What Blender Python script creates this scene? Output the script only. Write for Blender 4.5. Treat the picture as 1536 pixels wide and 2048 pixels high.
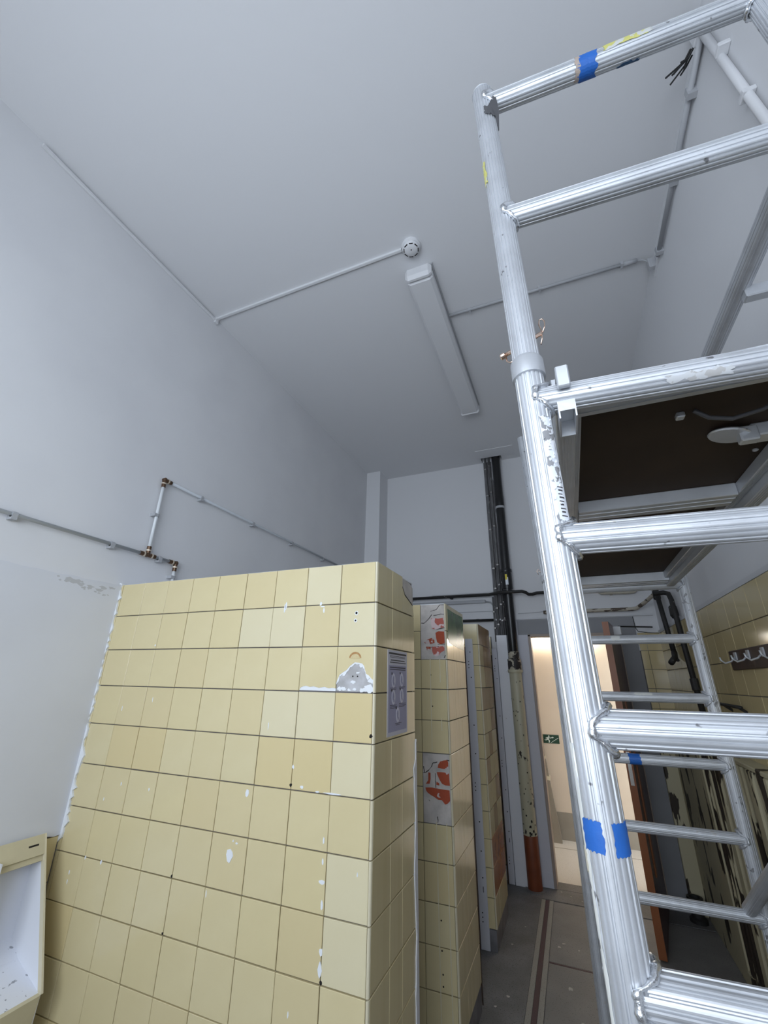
import bpy, math, random
from mathutils import Vector, Matrix
random.seed(7)
SC = bpy.context.scene
COL = SC.collection
for o in list(bpy.data.objects):
    bpy.data.objects.remove(o, do_unlink=True)

# ------------------------------------------------------------------ camera, world, light, exposure
cam_d = bpy.data.cameras.new('camera')
cam = bpy.data.objects.new('camera', cam_d)
COL.objects.link(cam)
cam_d.sensor_fit = 'HORIZONTAL'
cam_d.sensor_width = 36.0
cam_d.lens = 844.43 / 1536 * 36.0
cam_d.clip_start = 0.02
cr = Vector((0.92396696, 0.382161, 0.01542826))
cu = Vector((0.12798424, -0.34694228, 0.92911307))
cf = Vector((-0.3604235, 0.8564952, 0.36947378))
CAM = Vector((0.62105, -1.42414, 1.53247))
cam.matrix_world = Matrix(((cr.x, cu.x, -cf.x, CAM.x), (cr.y, cu.y, -cf.y, CAM.y),
                           (cr.z, cu.z, -cf.z, CAM.z), (0, 0, 0, 1)))
SC.camera = cam

world = bpy.data.worlds.new('overcast_sky')
SC.world = world
world.use_nodes = True
bg = world.node_tree.nodes['Background']
bg.inputs[0].default_value = (0.80, 0.885, 1.0, 1)
bg.inputs[1].default_value = 6.6
# daylight portal in the window behind the camera (only guides the sky light)
WIN = (-0.95, 1.15, 1.20, 2.95)     # x0 x1 z0 z1 of the window opening
YB = -2.35                          # inner face of the rear wall
pl_d = bpy.data.lights.new('window_back_offscreen', 'AREA')
pl_d.shape = 'RECTANGLE'
pl_d.size = WIN[1] - WIN[0]
pl_d.size_y = WIN[3] - WIN[2]
pl_d.cycles.is_portal = True
pl_o = bpy.data.objects.new('window_back_offscreen', pl_d)
COL.objects.link(pl_o)
pl_o.location = ((WIN[0] + WIN[1]) / 2, YB - 0.25, (WIN[2] + WIN[3]) / 2)
pl_o.rotation_euler = (math.radians(90), 0, 0)

vs = SC.view_settings
vs.view_transform = 'Standard'
vs.look = 'None'
vs.gamma = 1.0
vs.use_curve_mapping = False
vs.exposure = 0.08

# ------------------------------------------------------------------ materials
MATS = {}
def mat(name, col, rough=0.6, metal=0.0, var=None, vscale=3.0, bump=0.0, bscale=40.0, spec=0.5,
        rand=None, peel=None, emit=None, stretch=(1, 1, 1), speck=None, coord='Object'):
    m = bpy.data.materials.new(name)
    m.use_nodes = True
    nt = m.node_tree
    N, L = nt.nodes, nt.links
    b = N['Principled BSDF']
    b.inputs['Roughness'].default_value = rough
    b.inputs['Metallic'].default_value = metal
    b.inputs['Specular IOR Level'].default_value = spec
    c = (*col, 1)
    b.inputs['Base Color'].default_value = c
    tc = N.new('ShaderNodeTexCoord')
    mp = N.new('ShaderNodeMapping')
    mp.inputs['Scale'].default_value = stretch
    L.new(tc.outputs[coord], mp.inputs[0])
    cur = None
    def mixc(fac, a, bcol):
        mx = N.new('ShaderNodeMix'); mx.data_type = 'RGBA'
        L.new(fac, mx.inputs[0])
        if a is None: mx.inputs[6].default_value = c
        else: L.new(a, mx.inputs[6])
        mx.inputs[7].default_value = (*bcol, 1)
        return mx.outputs[2]
    def noise(scale, detail=4, offs=None):
        n = N.new('ShaderNodeTexNoise')
        n.inputs['Scale'].default_value = scale
        n.inputs['Detail'].default_value = detail
        L.new(mp.outputs[0], n.inputs['Vector'])
        return n
    def ramp(src, p0, p1):
        r = N.new('ShaderNodeMapRange')
        r.inputs[1].default_value = p0; r.inputs[2].default_value = p1
        L.new(src, r.inputs[0])
        return r.outputs[0]
    if rand:                       # a different shade for each separate piece
        oi = N.new('ShaderNodeObjectInfo')
        for (rc, p0, p1) in rand:
            f = ramp(oi.outputs['Random'], p0, p1)
            cur = mixc(f, cur, rc)
    if var:
        n = noise(vscale)
        cur = mixc(ramp(n.outputs[0], 0.4, 0.75), cur, var)
    if speck:                      # (colour, scale, threshold)
        n = noise(speck[1], 3)
        cur = mixc(ramp(n.outputs[0], speck[2], speck[2] + 0.03), cur, speck[0])
    if peel:                       # (colour, scale, threshold)
        n = noise(peel[1], 5)
        cur = mixc(ramp(n.outputs[0], peel[2], peel[2] + 0.015), cur, peel[0])
    if cur is not None: L.new(cur, b.inputs['Base Color'])
    if bump:
        n = noise(bscale, 5)
        bp = N.new('ShaderNodeBump')
        bp.inputs['Strength'].default_value = bump
        bp.inputs['Distance'].default_value = 0.004
        L.new(n.outputs[0], bp.inputs['Height'])
        L.new(bp.outputs[0], b.inputs['Normal'])
    if emit:
        b.inputs['Emission Color'].default_value = (*emit[0], 1)
        b.inputs['Emission Strength'].default_value = emit[1]
    MATS[name] = m
    return m

mat('white_plaster', (0.74, 0.745, 0.76), 0.85, bump=0.12, bscale=30, spec=0.2)
mat('far_plaster', (0.74, 0.745, 0.76), 0.85, bump=0.12, bscale=30, spec=0.2)
mat('left_plaster', (0.755, 0.76, 0.775), 0.8, bump=0.14, bscale=14, spec=0.25, var=(0.71, 0.715, 0.735), vscale=2.2)
mat('lower_plaster', (0.70, 0.715, 0.755), 0.85, bump=0.3, bscale=9, spec=0.2, var=(0.66, 0.67, 0.705), vscale=2.5)
mat('ceiling_paint', (0.74, 0.745, 0.76), 0.9, bump=0.06, bscale=25, spec=0.15)
mat('grey_paint', (0.27, 0.275, 0.29), 0.55, bump=0.08)
mat('lavender_paint', (0.66, 0.665, 0.72), 0.6, bump=0.1)
mat('white_gloss', (0.78, 0.79, 0.83), 0.4, bump=0.08, speck=((0.35, 0.25, 0.22), 30, 0.74))
mat('tile_yellow', (0.70, 0.60, 0.345), 0.16, spec=0.5, bump=0.05, bscale=6,
    rand=[((0.71, 0.615, 0.37), 0.0, 0.55), ((0.68, 0.57, 0.325), 0.62, 0.8), ((0.70, 0.61, 0.37), 0.85, 0.97)],
    var=(0.665, 0.565, 0.325), vscale=5)
mat('tile_pale', (0.73, 0.655, 0.44), 0.17, bump=0.04, bscale=6, var=(0.71, 0.63, 0.41), vscale=5)
mat('tile_deep', (0.68, 0.565, 0.31), 0.17, bump=0.04, bscale=6)
mat('tile_end', (0.70, 0.60, 0.345), 0.12, bump=0.03, bscale=6,
    rand=[((0.71, 0.615, 0.37), 0.2, 0.9)], var=(0.665, 0.565, 0.325), vscale=5, stretch=(3, 3, 0.4))
mat('tile_stained', (0.45, 0.31, 0.16), 0.13, var=(0.33, 0.19, 0.09), vscale=6, stretch=(1, 1, 0.6))
mat('tile_brown', (0.36, 0.15, 0.05), 0.2, var=(0.42, 0.2, 0.08), vscale=4)
mat('tile_wall_right', (0.68, 0.565, 0.31), 0.13, bump=0.03, bscale=5,
    rand=[((0.66, 0.545, 0.30), 0.2, 0.9)])
mat('grout', (0.15, 0.14, 0.145), 0.9, var=(0.2, 0.19, 0.18), vscale=8)
mat('trim_cream', (0.70, 0.635, 0.46), 0.25)
mat('bare_mortar', (0.63, 0.585, 0.545), 0.95, bump=0.9, bscale=30, var=(0.42, 0.40, 0.38), vscale=14)
mat('fresh_plaster', (0.80, 0.82, 0.84), 0.8, bump=0.5, bscale=40)
mat('grey_plaster', (0.40, 0.39, 0.385), 0.8, bump=0.8, bscale=30, var=(0.62, 0.62, 0.64), vscale=16)
mat('red_brick', (0.42, 0.085, 0.04), 0.9, bump=0.5, bscale=40, peel=((0.62, 0.52, 0.50), 22, 0.60))
mat('pink_brick', (0.50, 0.14, 0.11), 0.9, bump=0.5, bscale=40, peel=((0.72, 0.58, 0.58), 20, 0.50))
mat('green_film', (0.10, 0.20, 0.08), 0.25, var=(0.07, 0.15, 0.06), vscale=9)
mat('dark_crack', (0.03, 0.025, 0.02), 1.0)
mat('hole_shade_and_chip', (0.015, 0.012, 0.01), 1.0)  # flat black: shade inside holes and slots put into colour; also chips
mat('rust', (0.42, 0.22, 0.08), 0.8, var=(0.6, 0.48, 0.25), vscale=30)
mat('rust_faint', (0.55, 0.42, 0.20), 0.7, var=(0.68, 0.58, 0.34), vscale=40)
mat('stain', (0.52, 0.525, 0.535), 0.9)
mat('plinth', (0.15, 0.145, 0.15), 0.7, var=(0.24, 0.235, 0.25), vscale=9)
mat('terrazzo', (0.225, 0.215, 0.205), 0.55, var=(0.30, 0.285, 0.27), vscale=4, speck=((0.13, 0.125, 0.12), 140, 0.62), bump=0.05, bscale=60)
mat('terrazzo_border', (0.17, 0.165, 0.16), 0.6, var=(0.26, 0.255, 0.255), vscale=4, speck=((0.10, 0.095, 0.09), 150, 0.6))
mat('terrazzo_cream', (0.36, 0.345, 0.30), 0.55, speck=((0.25, 0.23, 0.2), 150, 0.6))
mat('terrazzo_red', (0.085, 0.04, 0.045), 0.55, speck=((0.25, 0.22, 0.22), 150, 0.68))
mat('corridor_floor', (0.70, 0.67, 0.61), 0.5, speck=((0.5, 0.46, 0.4), 120, 0.62))
mat('corridor_wall', (0.68, 0.56, 0.42), 0.75, var=(0.64, 0.52, 0.39), vscale=3)
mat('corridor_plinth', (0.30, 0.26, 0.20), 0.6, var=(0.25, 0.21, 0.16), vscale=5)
mat('lamp_glow', (1, 1, 1), 0.5, emit=((1.0, 0.93, 0.82), 11.0))
mat('aluminium', (0.66, 0.68, 0.71), 0.47, 0.72, var=(0.56, 0.575, 0.60), vscale=12, bump=0.06, bscale=70,
    speck=((0.24, 0.24, 0.25), 34, 0.69))
mat('aluminium_dull', (0.64, 0.66, 0.69), 0.5, 0.72, var=(0.56, 0.575, 0.60), vscale=18, bump=0.15, bscale=70,
    speck=((0.6, 0.6, 0.6), 30, 0.70))
mat('aluminium_beam', (0.64, 0.66, 0.69), 0.5, 0.72, var=(0.56, 0.575, 0.60), vscale=10)
mat('aluminium_worn', (0.64, 0.66, 0.69), 0.55, 0.6, var=(0.66, 0.67, 0.68), vscale=16, peel=((0.33, 0.33, 0.34), 30, 0.62))
mat('weld', (0.78, 0.80, 0.83), 0.27, 0.95, bump=0.5, bscale=120)
mat('steel', (0.62, 0.6, 0.57), 0.25, 1.0)
mat('copper_steel', (0.72, 0.55, 0.45), 0.22, 1.0)
mat('blue_tape', (0.016, 0.125, 0.47), 0.55, bump=0.2, bscale=60, var=(0.012, 0.10, 0.40), vscale=30)
mat('blue_tape_dark', (0.02, 0.075, 0.17), 0.6)
mat('masking_tape', (0.62, 0.58, 0.48), 0.7)
mat('gaffer_tape', (0.075, 0.075, 0.08), 0.5)
mat('sticker', (0.76, 0.80, 0.86), 0.4, peel=((0.30, 0.30, 0.31), 55, 0.56), var=(0.9, 0.9, 0.92), vscale=20)
mat('sticker_clean', (0.80, 0.83, 0.88), 0.4)
mat('ink', (0.06, 0.055, 0.06), 0.7)
mat('yellow_paint', (0.55, 0.53, 0.16), 0.7, peel=((0.55, 0.56, 0.55), 40, 0.55))
mat('grey_smear', (0.44, 0.43, 0.42), 0.7, peel=((0.55, 0.56, 0.57), 45, 0.5))
mat('cream_paint', (0.72, 0.73, 0.70), 0.6)
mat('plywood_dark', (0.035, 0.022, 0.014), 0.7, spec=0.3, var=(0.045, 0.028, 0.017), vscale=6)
mat('black_pipe', (0.012, 0.012, 0.013), 0.3, bump=0.1, speck=((0.5, 0.5, 0.5), 26, 0.74), stretch=(1, 1, 0.25))
mat('black_iron', (0.02, 0.019, 0.018), 0.6, speck=((0.25, 0.23, 0.2), 30, 0.7))
mat('grey_pipe', (0.12, 0.12, 0.122), 0.5, var=(0.22, 0.22, 0.22), vscale=20, speck=((0.45, 0.45, 0.44), 40, 0.66), stretch=(1, 1, 0.3))
mat('peeling_iron', (0.50, 0.46, 0.36), 0.6, peel=((0.035, 0.03, 0.028), 16, 0.46), bump=0.2)
mat('cream_iron', (0.56, 0.53, 0.38), 0.42, peel=((0.03, 0.022, 0.02), 13, 0.655), stretch=(1, 1, 0.55), bump=0.15)
mat('red_oxide', (0.21, 0.055, 0.02), 0.5, var=(0.16, 0.04, 0.016), vscale=10)
mat('dirty_cream_pipe', (0.50, 0.46, 0.38), 0.6, peel=((0.10, 0.075, 0.055), 22, 0.5), stretch=(0.35, 1, 1))
mat('cream_pipe', (0.60, 0.56, 0.46), 0.6, var=(0.45, 0.41, 0.33), vscale=15)
mat('pipe_grey_blue', (0.50, 0.53, 0.56), 0.4)
mat('pipe_pale', (0.74, 0.77, 0.79), 0.35)
mat('bronze', (0.16, 0.10, 0.065), 0.35, 0.8)
mat('brass_ring', (0.78, 0.70, 0.58), 0.35, 0.6)
mat('clip_grey', (0.42, 0.43, 0.45), 0.5)
mat('plastic_white', (0.74, 0.745, 0.76), 0.5)
mat('fixture_white', (0.74, 0.745, 0.76), 0.55)
mat('conduit_white', (0.66, 0.67, 0.69), 0.55)
mat('conduit_grey', (0.47, 0.48, 0.50), 0.5)
mat('peel_wood', (0.56, 0.51, 0.34), 0.55, peel=((0.035, 0.024, 0.014), 11, 0.57), stretch=(1, 1, 0.28), bump=0.3, bscale=20)
mat('peel_wood_bad', (0.56, 0.51, 0.34), 0.6, peel=((0.03, 0.021, 0.013), 12, 0.49), stretch=(1, 1, 0.22), bump=0.3, bscale=20)
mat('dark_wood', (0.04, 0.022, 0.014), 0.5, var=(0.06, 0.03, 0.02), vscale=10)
mat('door_red', (0.085, 0.016, 0.010), 0.30, var=(0.06, 0.012, 0.008), vscale=4, stretch=(1, 1, 0.2))
mat('door_edge', (0.27, 0.085, 0.025), 0.4, var=(0.34, 0.12, 0.04), vscale=8, stretch=(1, 1, 0.15))
mat('frame_brown', (0.40, 0.33, 0.28), 0.5)
mat('frame_rail', (0.62, 0.56, 0.38), 0.4, var=(0.55, 0.49, 0.33), vscale=8)
mat('bowl_plain', (0.80, 0.82, 0.88), 0.6)
mat('bowl_white', (0.80, 0.82, 0.88), 0.6, speck=((0.35, 0.36, 0.40), 60, 0.66))
mat('paper', (0.62, 0.61, 0.68), 0.6)
mat('paper_blue', (0.36, 0.355, 0.50), 0.6)
mat('paper_icon', (0.66, 0.65, 0.74), 0.6)
mat('sign_green', (0.008, 0.045, 0.022), 0.5)
mat('sign_white', (0.75, 0.8, 0.72), 0.5)
mat('window_frame_paint', (0.8, 0.8, 0.8), 0.4)
mat('label_yellow', (0.75, 0.62, 0.05), 0.5)
mat('wire', (0.02, 0.02, 0.02), 0.5)

# ------------------------------------------------------------------ mesh helpers
class MB:
    def __init__(s): s.v = []; s.f = []
    def add(s, vs, fs):
        n = len(s.v); s.v += [tuple(v) for v in vs]; s.f += [tuple(i + n for i in f) for f in fs]
        return s
    def box(s, x0, x1, y0, y1, z0, z1):
        x0, x1 = sorted((x0, x1)); y0, y1 = sorted((y0, y1)); z0, z1 = sorted((z0, z1))
        return s.add([(x0, y0, z0), (x1, y0, z0), (x1, y1, z0), (x0, y1, z0), (x0, y0, z1), (x1, y0, z1), (x1, y1, z1), (x0, y1, z1)],
                     [(0, 3, 2, 1), (4, 5, 6, 7), (0, 1, 5, 4), (1, 2, 6, 5), (2, 3, 7, 6), (3, 0, 4, 7)])
    def cbox(s, x0, x1, y0, y1, z0, z1, c):
        """box with chamfered edges"""
        V = []; idx = {}
        X = (x0, x1); Y = (y0, y1); Z = (z0, z1)
        for i in (0, 1):
            for j in (0, 1):
                for k in (0, 1):
                    sx, sy, sz = (1 - 2 * i) * c, (1 - 2 * j) * c, (1 - 2 * k) * c
                    for a in range(3):
                        p = [X[i] + sx, Y[j] + sy, Z[k] + sz]
                        p[a] = (X[i], Y[j], Z[k])[a]
                        idx[(i, j, k, a)] = len(V); V.append(p)
        F = []
        for i in (0, 1):
            F.append([idx[(i, 0, 0, 0)], idx[(i, 1, 0, 0)], idx[(i, 1, 1, 0)], idx[(i, 0, 1, 0)]])
            F.append([idx[(0, i, 0, 1)], idx[(1, i, 0, 1)], idx[(1, i, 1, 1)], idx[(0, i, 1, 1)]])
            F.append([idx[(0, 0, i, 2)], idx[(1, 0, i, 2)], idx[(1, 1, i, 2)], idx[(0, 1, i, 2)]])
            for j in (0, 1):
                F.append([idx[(i, j, 0, 0)], idx[(i, j, 1, 0)], idx[(i, j, 1, 1)], idx[(i, j, 0, 1)]])
                F.append([idx[(i, 0, j, 0)], idx[(i, 1, j, 0)], idx[(i, 1, j, 2)], idx[(i, 0, j, 2)]])
                F.append([idx[(0, i, j, 1)], idx[(1, i, j, 1)], idx[(1, i, j, 2)], idx[(0, i, j, 2)]])
                for k in (0, 1):
                    F.append([idx[(i, j, k, 0)], idx[(i, j, k, 1)], idx[(i, j, k, 2)]])
        return s.add(V, F)
    def tube(s, p0, p1, r, n=16, r1=None, flutes=0, amp=0.0013, caps=True, rings=1):
        p0 = Vector(p0); p1 = Vector(p1); d = (p1 - p0).normalized()
        a = d.cross(Vector((0, 0, 1)));
        if a.length < 1e-3: a = d.cross(Vector((0, 1, 0)))
        a.normalize(); b = d.cross(a)
        r1 = r if r1 is None else r1
        if flutes:
            n = flutes * 6
            rr = []
            ang = []
            for k in range(flutes):
                for (o, da) in ((0.12 * amp, 0.0), (0, 0.2), (0, 0.4), (0.12 * amp, 0.6), (amp, 0.72), (amp, 0.88)):
                    ang.append((k + da) / flutes * 2 * math.pi); rr.append(o)
        else:
            ang = [k / n * 2 * math.pi for k in range(n)]; rr = [0] * n
        V = []
        for t in range(rings + 1):
            f = t / rings; P = p0.lerp(p1, f); R = r + (r1 - r) * f
            for k in range(n):
                q = R - rr[k]
                V.append(P + a * math.cos(ang[k]) * q + b * math.sin(ang[k]) * q)
        F = []
        for t in range(rings):
            for k in range(n):
                k2 = (k + 1) % n
                F.append((t * n + k, t * n + k2, (t + 1) * n + k2, (t + 1) * n + k))
        if caps:
            F.append(tuple(range(n - 1, -1, -1))); F.append(tuple(range(rings * n, rings * n + n)))
        return s.add(V, F)
    def path(s, pts, r, n=10):
        pts = [Vector(p) for p in pts]
        T = []
        for i in range(len(pts)):
            a = pts[max(i - 1, 0)]; b = pts[min(i + 1, len(pts) - 1)]
            T.append((b - a).normalized())
        u = T[0].cross(Vector((0, 0, 1)))
        if u.length < 1e-3: u = T[0].cross(Vector((0, 1, 0)))
        u.normalize()
        V = []
        for i, P in enumerate(pts):
            u = (u - T[i] * u.dot(T[i])).normalized(); w = T[i].cross(u)
            for k in range(n):
                a = k / n * 2 * math.pi
                V.append(P + (u * math.cos(a) + w * math.sin(a)) * r)
        F = []
        for i in range(len(pts) - 1):
            for k in range(n):
                k2 = (k + 1) % n
                F.append((i * n + k, i * n + k2, (i + 1) * n + k2, (i + 1) * n + k))
        F.append(tuple(range(n - 1, -1, -1))); F.append(tuple(range(len(V) - n, len(V))))
        return s.add(V, F)
    def prism(s, poly, axis, a0, a1):
        """poly in the plane normal to axis ('x': (y,z), 'y': (x,z), 'z': (x,y)) extruded a0..a1"""
        def P(q, a):
            return {'x': (a, q[0], q[1]), 'y': (q[0], a, q[1]), 'z': (q[0], q[1], a)}[axis]
        n = len(poly)
        V = [P(q, a0) for q in poly] + [P(q, a1) for q in poly]
        F = [tuple(range(n)), tuple(range(2 * n - 1, n - 1, -1))]
        F += [(k, k + n, (k + 1) % n + n, (k + 1) % n) for k in range(n)]
        return s.add(V, F)
    def lathe(s, base, axis, prof, n=24):
        """prof: list of (radius, along)"""
        base = Vector(base); d = Vector(axis).normalized()
        a = d.cross(Vector((0, 0, 1)))
        if a.length < 1e-3: a = d.cross(Vector((0, 1, 0)))
        a.normalize(); b = d.cross(a)
        V = []
        for (r, h) in prof:
            for k in range(n):
                t = k / n * 2 * math.pi
                V.append(base + d * h + (a * math.cos(t) + b * math.sin(t)) * r)
        F = []
        for i in range(len(prof) - 1):
            for k in range(n):
                k2 = (k + 1) % n
                F.append((i * n + k, i * n + k2, (i + 1) * n + k2, (i + 1) * n + k))
        F.append(tuple(range(n - 1, -1, -1))); F.append(tuple(range(len(V) - n, len(V))))
        return s.add(V, F)
    def shell(s, p0, p1, r, a0, a1, t0, t1, ref, th=0.0006, n=12, m=10, jag=0.0, jagt=0.0):
        """curved patch wrapped on the tube p0-p1; angles in degrees from direction ref"""
        p0 = Vector(p0); p1 = Vector(p1); d = (p1 - p0).normalized(); ref = Vector(ref)
        a = (ref - d * ref.dot(d)).normalized(); b = d.cross(a)
        if b.x < 0 and abs(d.z) > 0.7: b = -b
        V = []
        je = [random.uniform(-1, 1) for _ in range(40)]
        for o in (0, th):
            for i in range(m + 1):
                f = i / m
                q0 = a0 + jag * je[i]; q1 = a1 + jag * je[i + 20]
                for k in range(n + 1):
                    g = k / n
                    tt = t0 + (t1 - t0) * f + jagt * (je[(k * 3) % 37] if i in (0, m) else 0)
                    w = math.radians(q0 + (q1 - q0) * g)
                    V.append(p0 + d * tt + (a * math.cos(w) + b * math.sin(w)) * (r + o + 0.0002))
        F = []
        W = n + 1; S = (m + 1) * W
        for i in range(m):
            for k in range(n):
                q = i * W + k
                F.append((S + q, S + q + 1, S + q + W + 1, S + q + W))
                F.append((q, q + W, q + W + 1, q + 1))
        for k in range(n):
            F.append((k, k + 1, S + k + 1, S + k)); q = m * W + k; F.append((q, S + q, S + q + 1, q + 1))
        for i in range(m):
            q = i * W; F.append((q, S + q, S + q + W, q + W)); q += n; F.append((q, q + W, S + q + W, S + q))
        return s.add(V, F)
    def mesh(s, name, material, smooth=False):
        me = bpy.data.meshes.new(name)
        me.from_pydata(s.v, [], s.f)
        me.materials.append(MATS[material])
        import bmesh
        bm = bmesh.new(); bm.from_mesh(me)
        bmesh.ops.recalc_face_normals(bm, faces=bm.faces)
        bm.to_mesh(me); bm.free()
        if smooth:
            for p in me.polygons: p.use_smooth = True
        return me
    def obj(s, name, material, parent=None, smooth=False, label=None):
        return link(name, s.mesh(name, material, smooth), parent, label)

def link(name, me, parent=None, label=None):
    o = bpy.data.objects.new(name, me)
    COL.objects.link(o)
    if parent is not None: o.parent = parent
    if label: o['label'] = label
    return o
def thing(name, label, cat, group=None):
    o = bpy.data.objects.new(name, None)
    o.empty_display_size = 0.05
    COL.objects.link(o)
    return tag(o, label, cat, group)
def tag(o, label, cat, group=None):
    o['label'] = label; o['category'] = cat
    if group: o['group'] = group
    return o
def struct(o):
    o['kind'] = 'structure'; return o
def stuff(o):
    o['kind'] = 'stuff'; return o
def smooth_angle(o, deg=40):
    me = o.data
    for p in me.polygons: p.use_smooth = True
    me.set_sharp_from_angle(angle=math.radians(deg))
    return o
def blob(cx, cz, r, n=9, sx=1.0, sz=1.0, jit=0.3):
    return [(cx + sx * r * math.cos(2 * math.pi * k / n) * random.uniform(1 - jit, 1 + jit),
             cz + sz * r * math.sin(2 * math.pi * k / n) * random.uniform(1 - jit, 1 + jit)) for k in range(n)]

# ------------------------------------------------------------------ room shell
XL, XR, YF, ZC, YN = -1.39, 1.39, 3.04, 3.90, YB
HT = 1.95            # height of the tiling
PX, PZ = 0.152, 0.15344
# floor: border slab, inlay strips and panels, each proud of a dark bedding
floor = struct(MB().box(XL, XR, YN, YF + 0.14, -0.12, -0.004).obj('floor', 'grout'))
MB().box(XL, 0.193, YN, YF, -0.004, 0.0).obj('terrazzo_border', 'terrazzo_border', floor)
MB().box(0.195, 0.223, YN, 2.815, -0.004, 0.0005).obj('cream_strip', 'terrazzo_cream', floor)
MB().box(0.2245, 0.2505, YN, 2.815, -0.004, 0.0005).obj('red_strip', 'terrazzo_red', floor)
MB().box(0.252, 0.280, YN, 2.815, -0.004, 0.0005).obj('cream_strip', 'terrazzo_cream', floor)
MB().box(0.195, XR, 2.825, YF + 0.14, -0.004, 0.0).obj('terrazzo_border', 'terrazzo_border', floor)
y = 2.805
while y > YN:
    y0 = max(y - 0.79, YN)
    MB().box(0.284, XR, y0, y, -0.004, 0.0).obj('terrazzo_panel', 'terrazzo', floor)
    MB().box(0.284, XR, y0 - 0.016, y0 - 0.004, -0.004, 0.0004).obj('red_strip', 'terrazzo_red', floor)
    y = y0 - 0.02
sp = MB()
for (x, yy, r) in [(0.40, 1.80, 0.015), (0.36, 2.24, 0.012), (0.335, 2.19, 0.010), (0.45, 2.20, 0.006), (0.06, 2.1, 0.008),
                   (0.10, 1.6, 0.008), (0.05, 1.5, 0.006), (0.48, 2.9, 0.006), (0.40, 2.95, 0.006), (0.12, 2.35, 0.006), (0.46, 1.55, 0.008), (0.33, 3.0, 0.006)]:
    sp.prism(blob(x, yy, r, 9, jit=0.45), 'z', 0.0, 0.0012)
stuff(sp.obj('paint_splashes', 'bare_mortar', floor))

HX0, HX1, HY0, HY1 = -0.02, 0.205, 2.905, YF - 0.002       # pipe opening
cm = MB()
cm.box(XL - 0.15, HX0, YN - 0.15, YF + 0.15, ZC, ZC + 0.15).box(HX1, XR + 0.15, YN - 0.15, YF + 0.15, ZC, ZC + 0.15)
cm.box(HX0, HX1, YN - 0.15, HY0, ZC, ZC + 0.15).box(HX0, HX1, HY1, YF + 0.15, ZC, ZC + 0.15)
ceiling = struct(cm.obj('ceiling', 'ceiling_paint'))
sh = MB()
sh.box(HX0 - 0.05, HX0, HY0 - 0.05, HY1 + 0.05, ZC + 0.15, ZC + 0.8).box(HX1, HX1 + 0.05, HY0 - 0.05, HY1 + 0.05, ZC + 0.15, ZC + 0.8)
sh.box(HX0, HX1, HY0 - 0.05, HY0, ZC + 0.15, ZC + 0.8).box(HX0, HX1, HY1, HY1 + 0.05, ZC + 0.15, ZC + 0.8)
sh.box(HX0 - 0.05, HX1 + 0.05, HY0 - 0.05, HY1 + 0.05, ZC + 0.8, ZC + 0.85)
sh.obj('pipe_shaft', 'bare_mortar', ceiling)

# left wall: upper paint, slightly proud lower plaster, old tiles showing low down
wall_left = struct(MB().box(XL - 0.2, XL, YN - 0.1, YF + 0.1, -0.1, ZC).obj('wall_left', 'left_plaster'))
poly = [(YN, 1.942)]
yy = YN + 0.06
while yy < -0.02:
    poly.append((yy, 1.944 + random.uniform(-0.004, 0.004))); yy += 0.05
poly.append((-0.002, 1.953)); poly.append((-0.002, 0.93))
yy = -0.03
while yy > -0.45:
    poly.append((yy, 0.935 + random.uniform(-0.02, 0.02))); yy -= 0.03
poly += [(YN, 0.92)]
MB().prism(poly, 'x', XL - 0.02, XL + 0.012).obj('lower_plaster', 'lower_plaster', wall_left)

sp = MB()
for k in range(34):
    t = random.random()
    sp.prism(blob(-0.30 + 0.235 * t + random.uniform(-.02, .02), 1.935 - 0.055 * t * random.random() - random.uniform(0, .02), random.uniform(0.003, 0.011), 9, 1.6, 0.7, 0.5), 'x', XL + 0.011, XL + 0.0123 + 0.0002 * random.random())
stuff(sp.obj('damp_stain', 'stain', wall_left))
# rear wall with the window (behind the camera)
wb = MB()
wb.box(XL - 0.1, WIN[0], YB - 0.3, YB, -0.1, ZC).box(WIN[1], XR + 0.1, YB - 0.3, YB, -0.1, ZC)
wb.box(WIN[0], WIN[1], YB - 0.3, YB, -0.1, WIN[2]).box(WIN[0], WIN[1], YB - 0.3, YB, WIN[3], ZC)
struct(wb.obj('wall_back', 'white_plaster'))
wf = MB()
x0, x1, z0, z1 = WIN
for (a, b, c, d) in [(x0, x0 + 0.05, z0, z1), (x1 - 0.05, x1, z0, z1), (x0, x1, z0, z0 + 0.05), (x0, x1, z1 - 0.05, z1),
                     ((x0 + x1) / 2 - 0.025, (x0 + x1) / 2 + 0.025, z0, z1), (x0, x1, 2.40, 2.45)]:
    wf.box(a, b, YB - 0.17, YB - 0.11, c, d)
win = struct(wf.obj('window_1', 'window_frame_paint'))
MB().box(x0 - 0.04, x1 + 0.04, YB - 0.10, YB + 0.05, z0 - 0.03, z0).obj('window_sill', 'window_frame_paint', win)

# right wall
wall_right = struct(MB().box(XR, XR + 0.2, YN - 0.1, YF + 0.1, -0.1, ZC).obj('wall_right', 'white_plaster'))
MB().box(XR - 0.014, XR, YN, YF, HT, HT + 0.022).obj('trim_ledge', 'conduit_white', wall_right)
MB().box(XR - 0.006, XR, YN, YF, 1.18, HT).obj('grout_bed', 'grout', wall_right)

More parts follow.
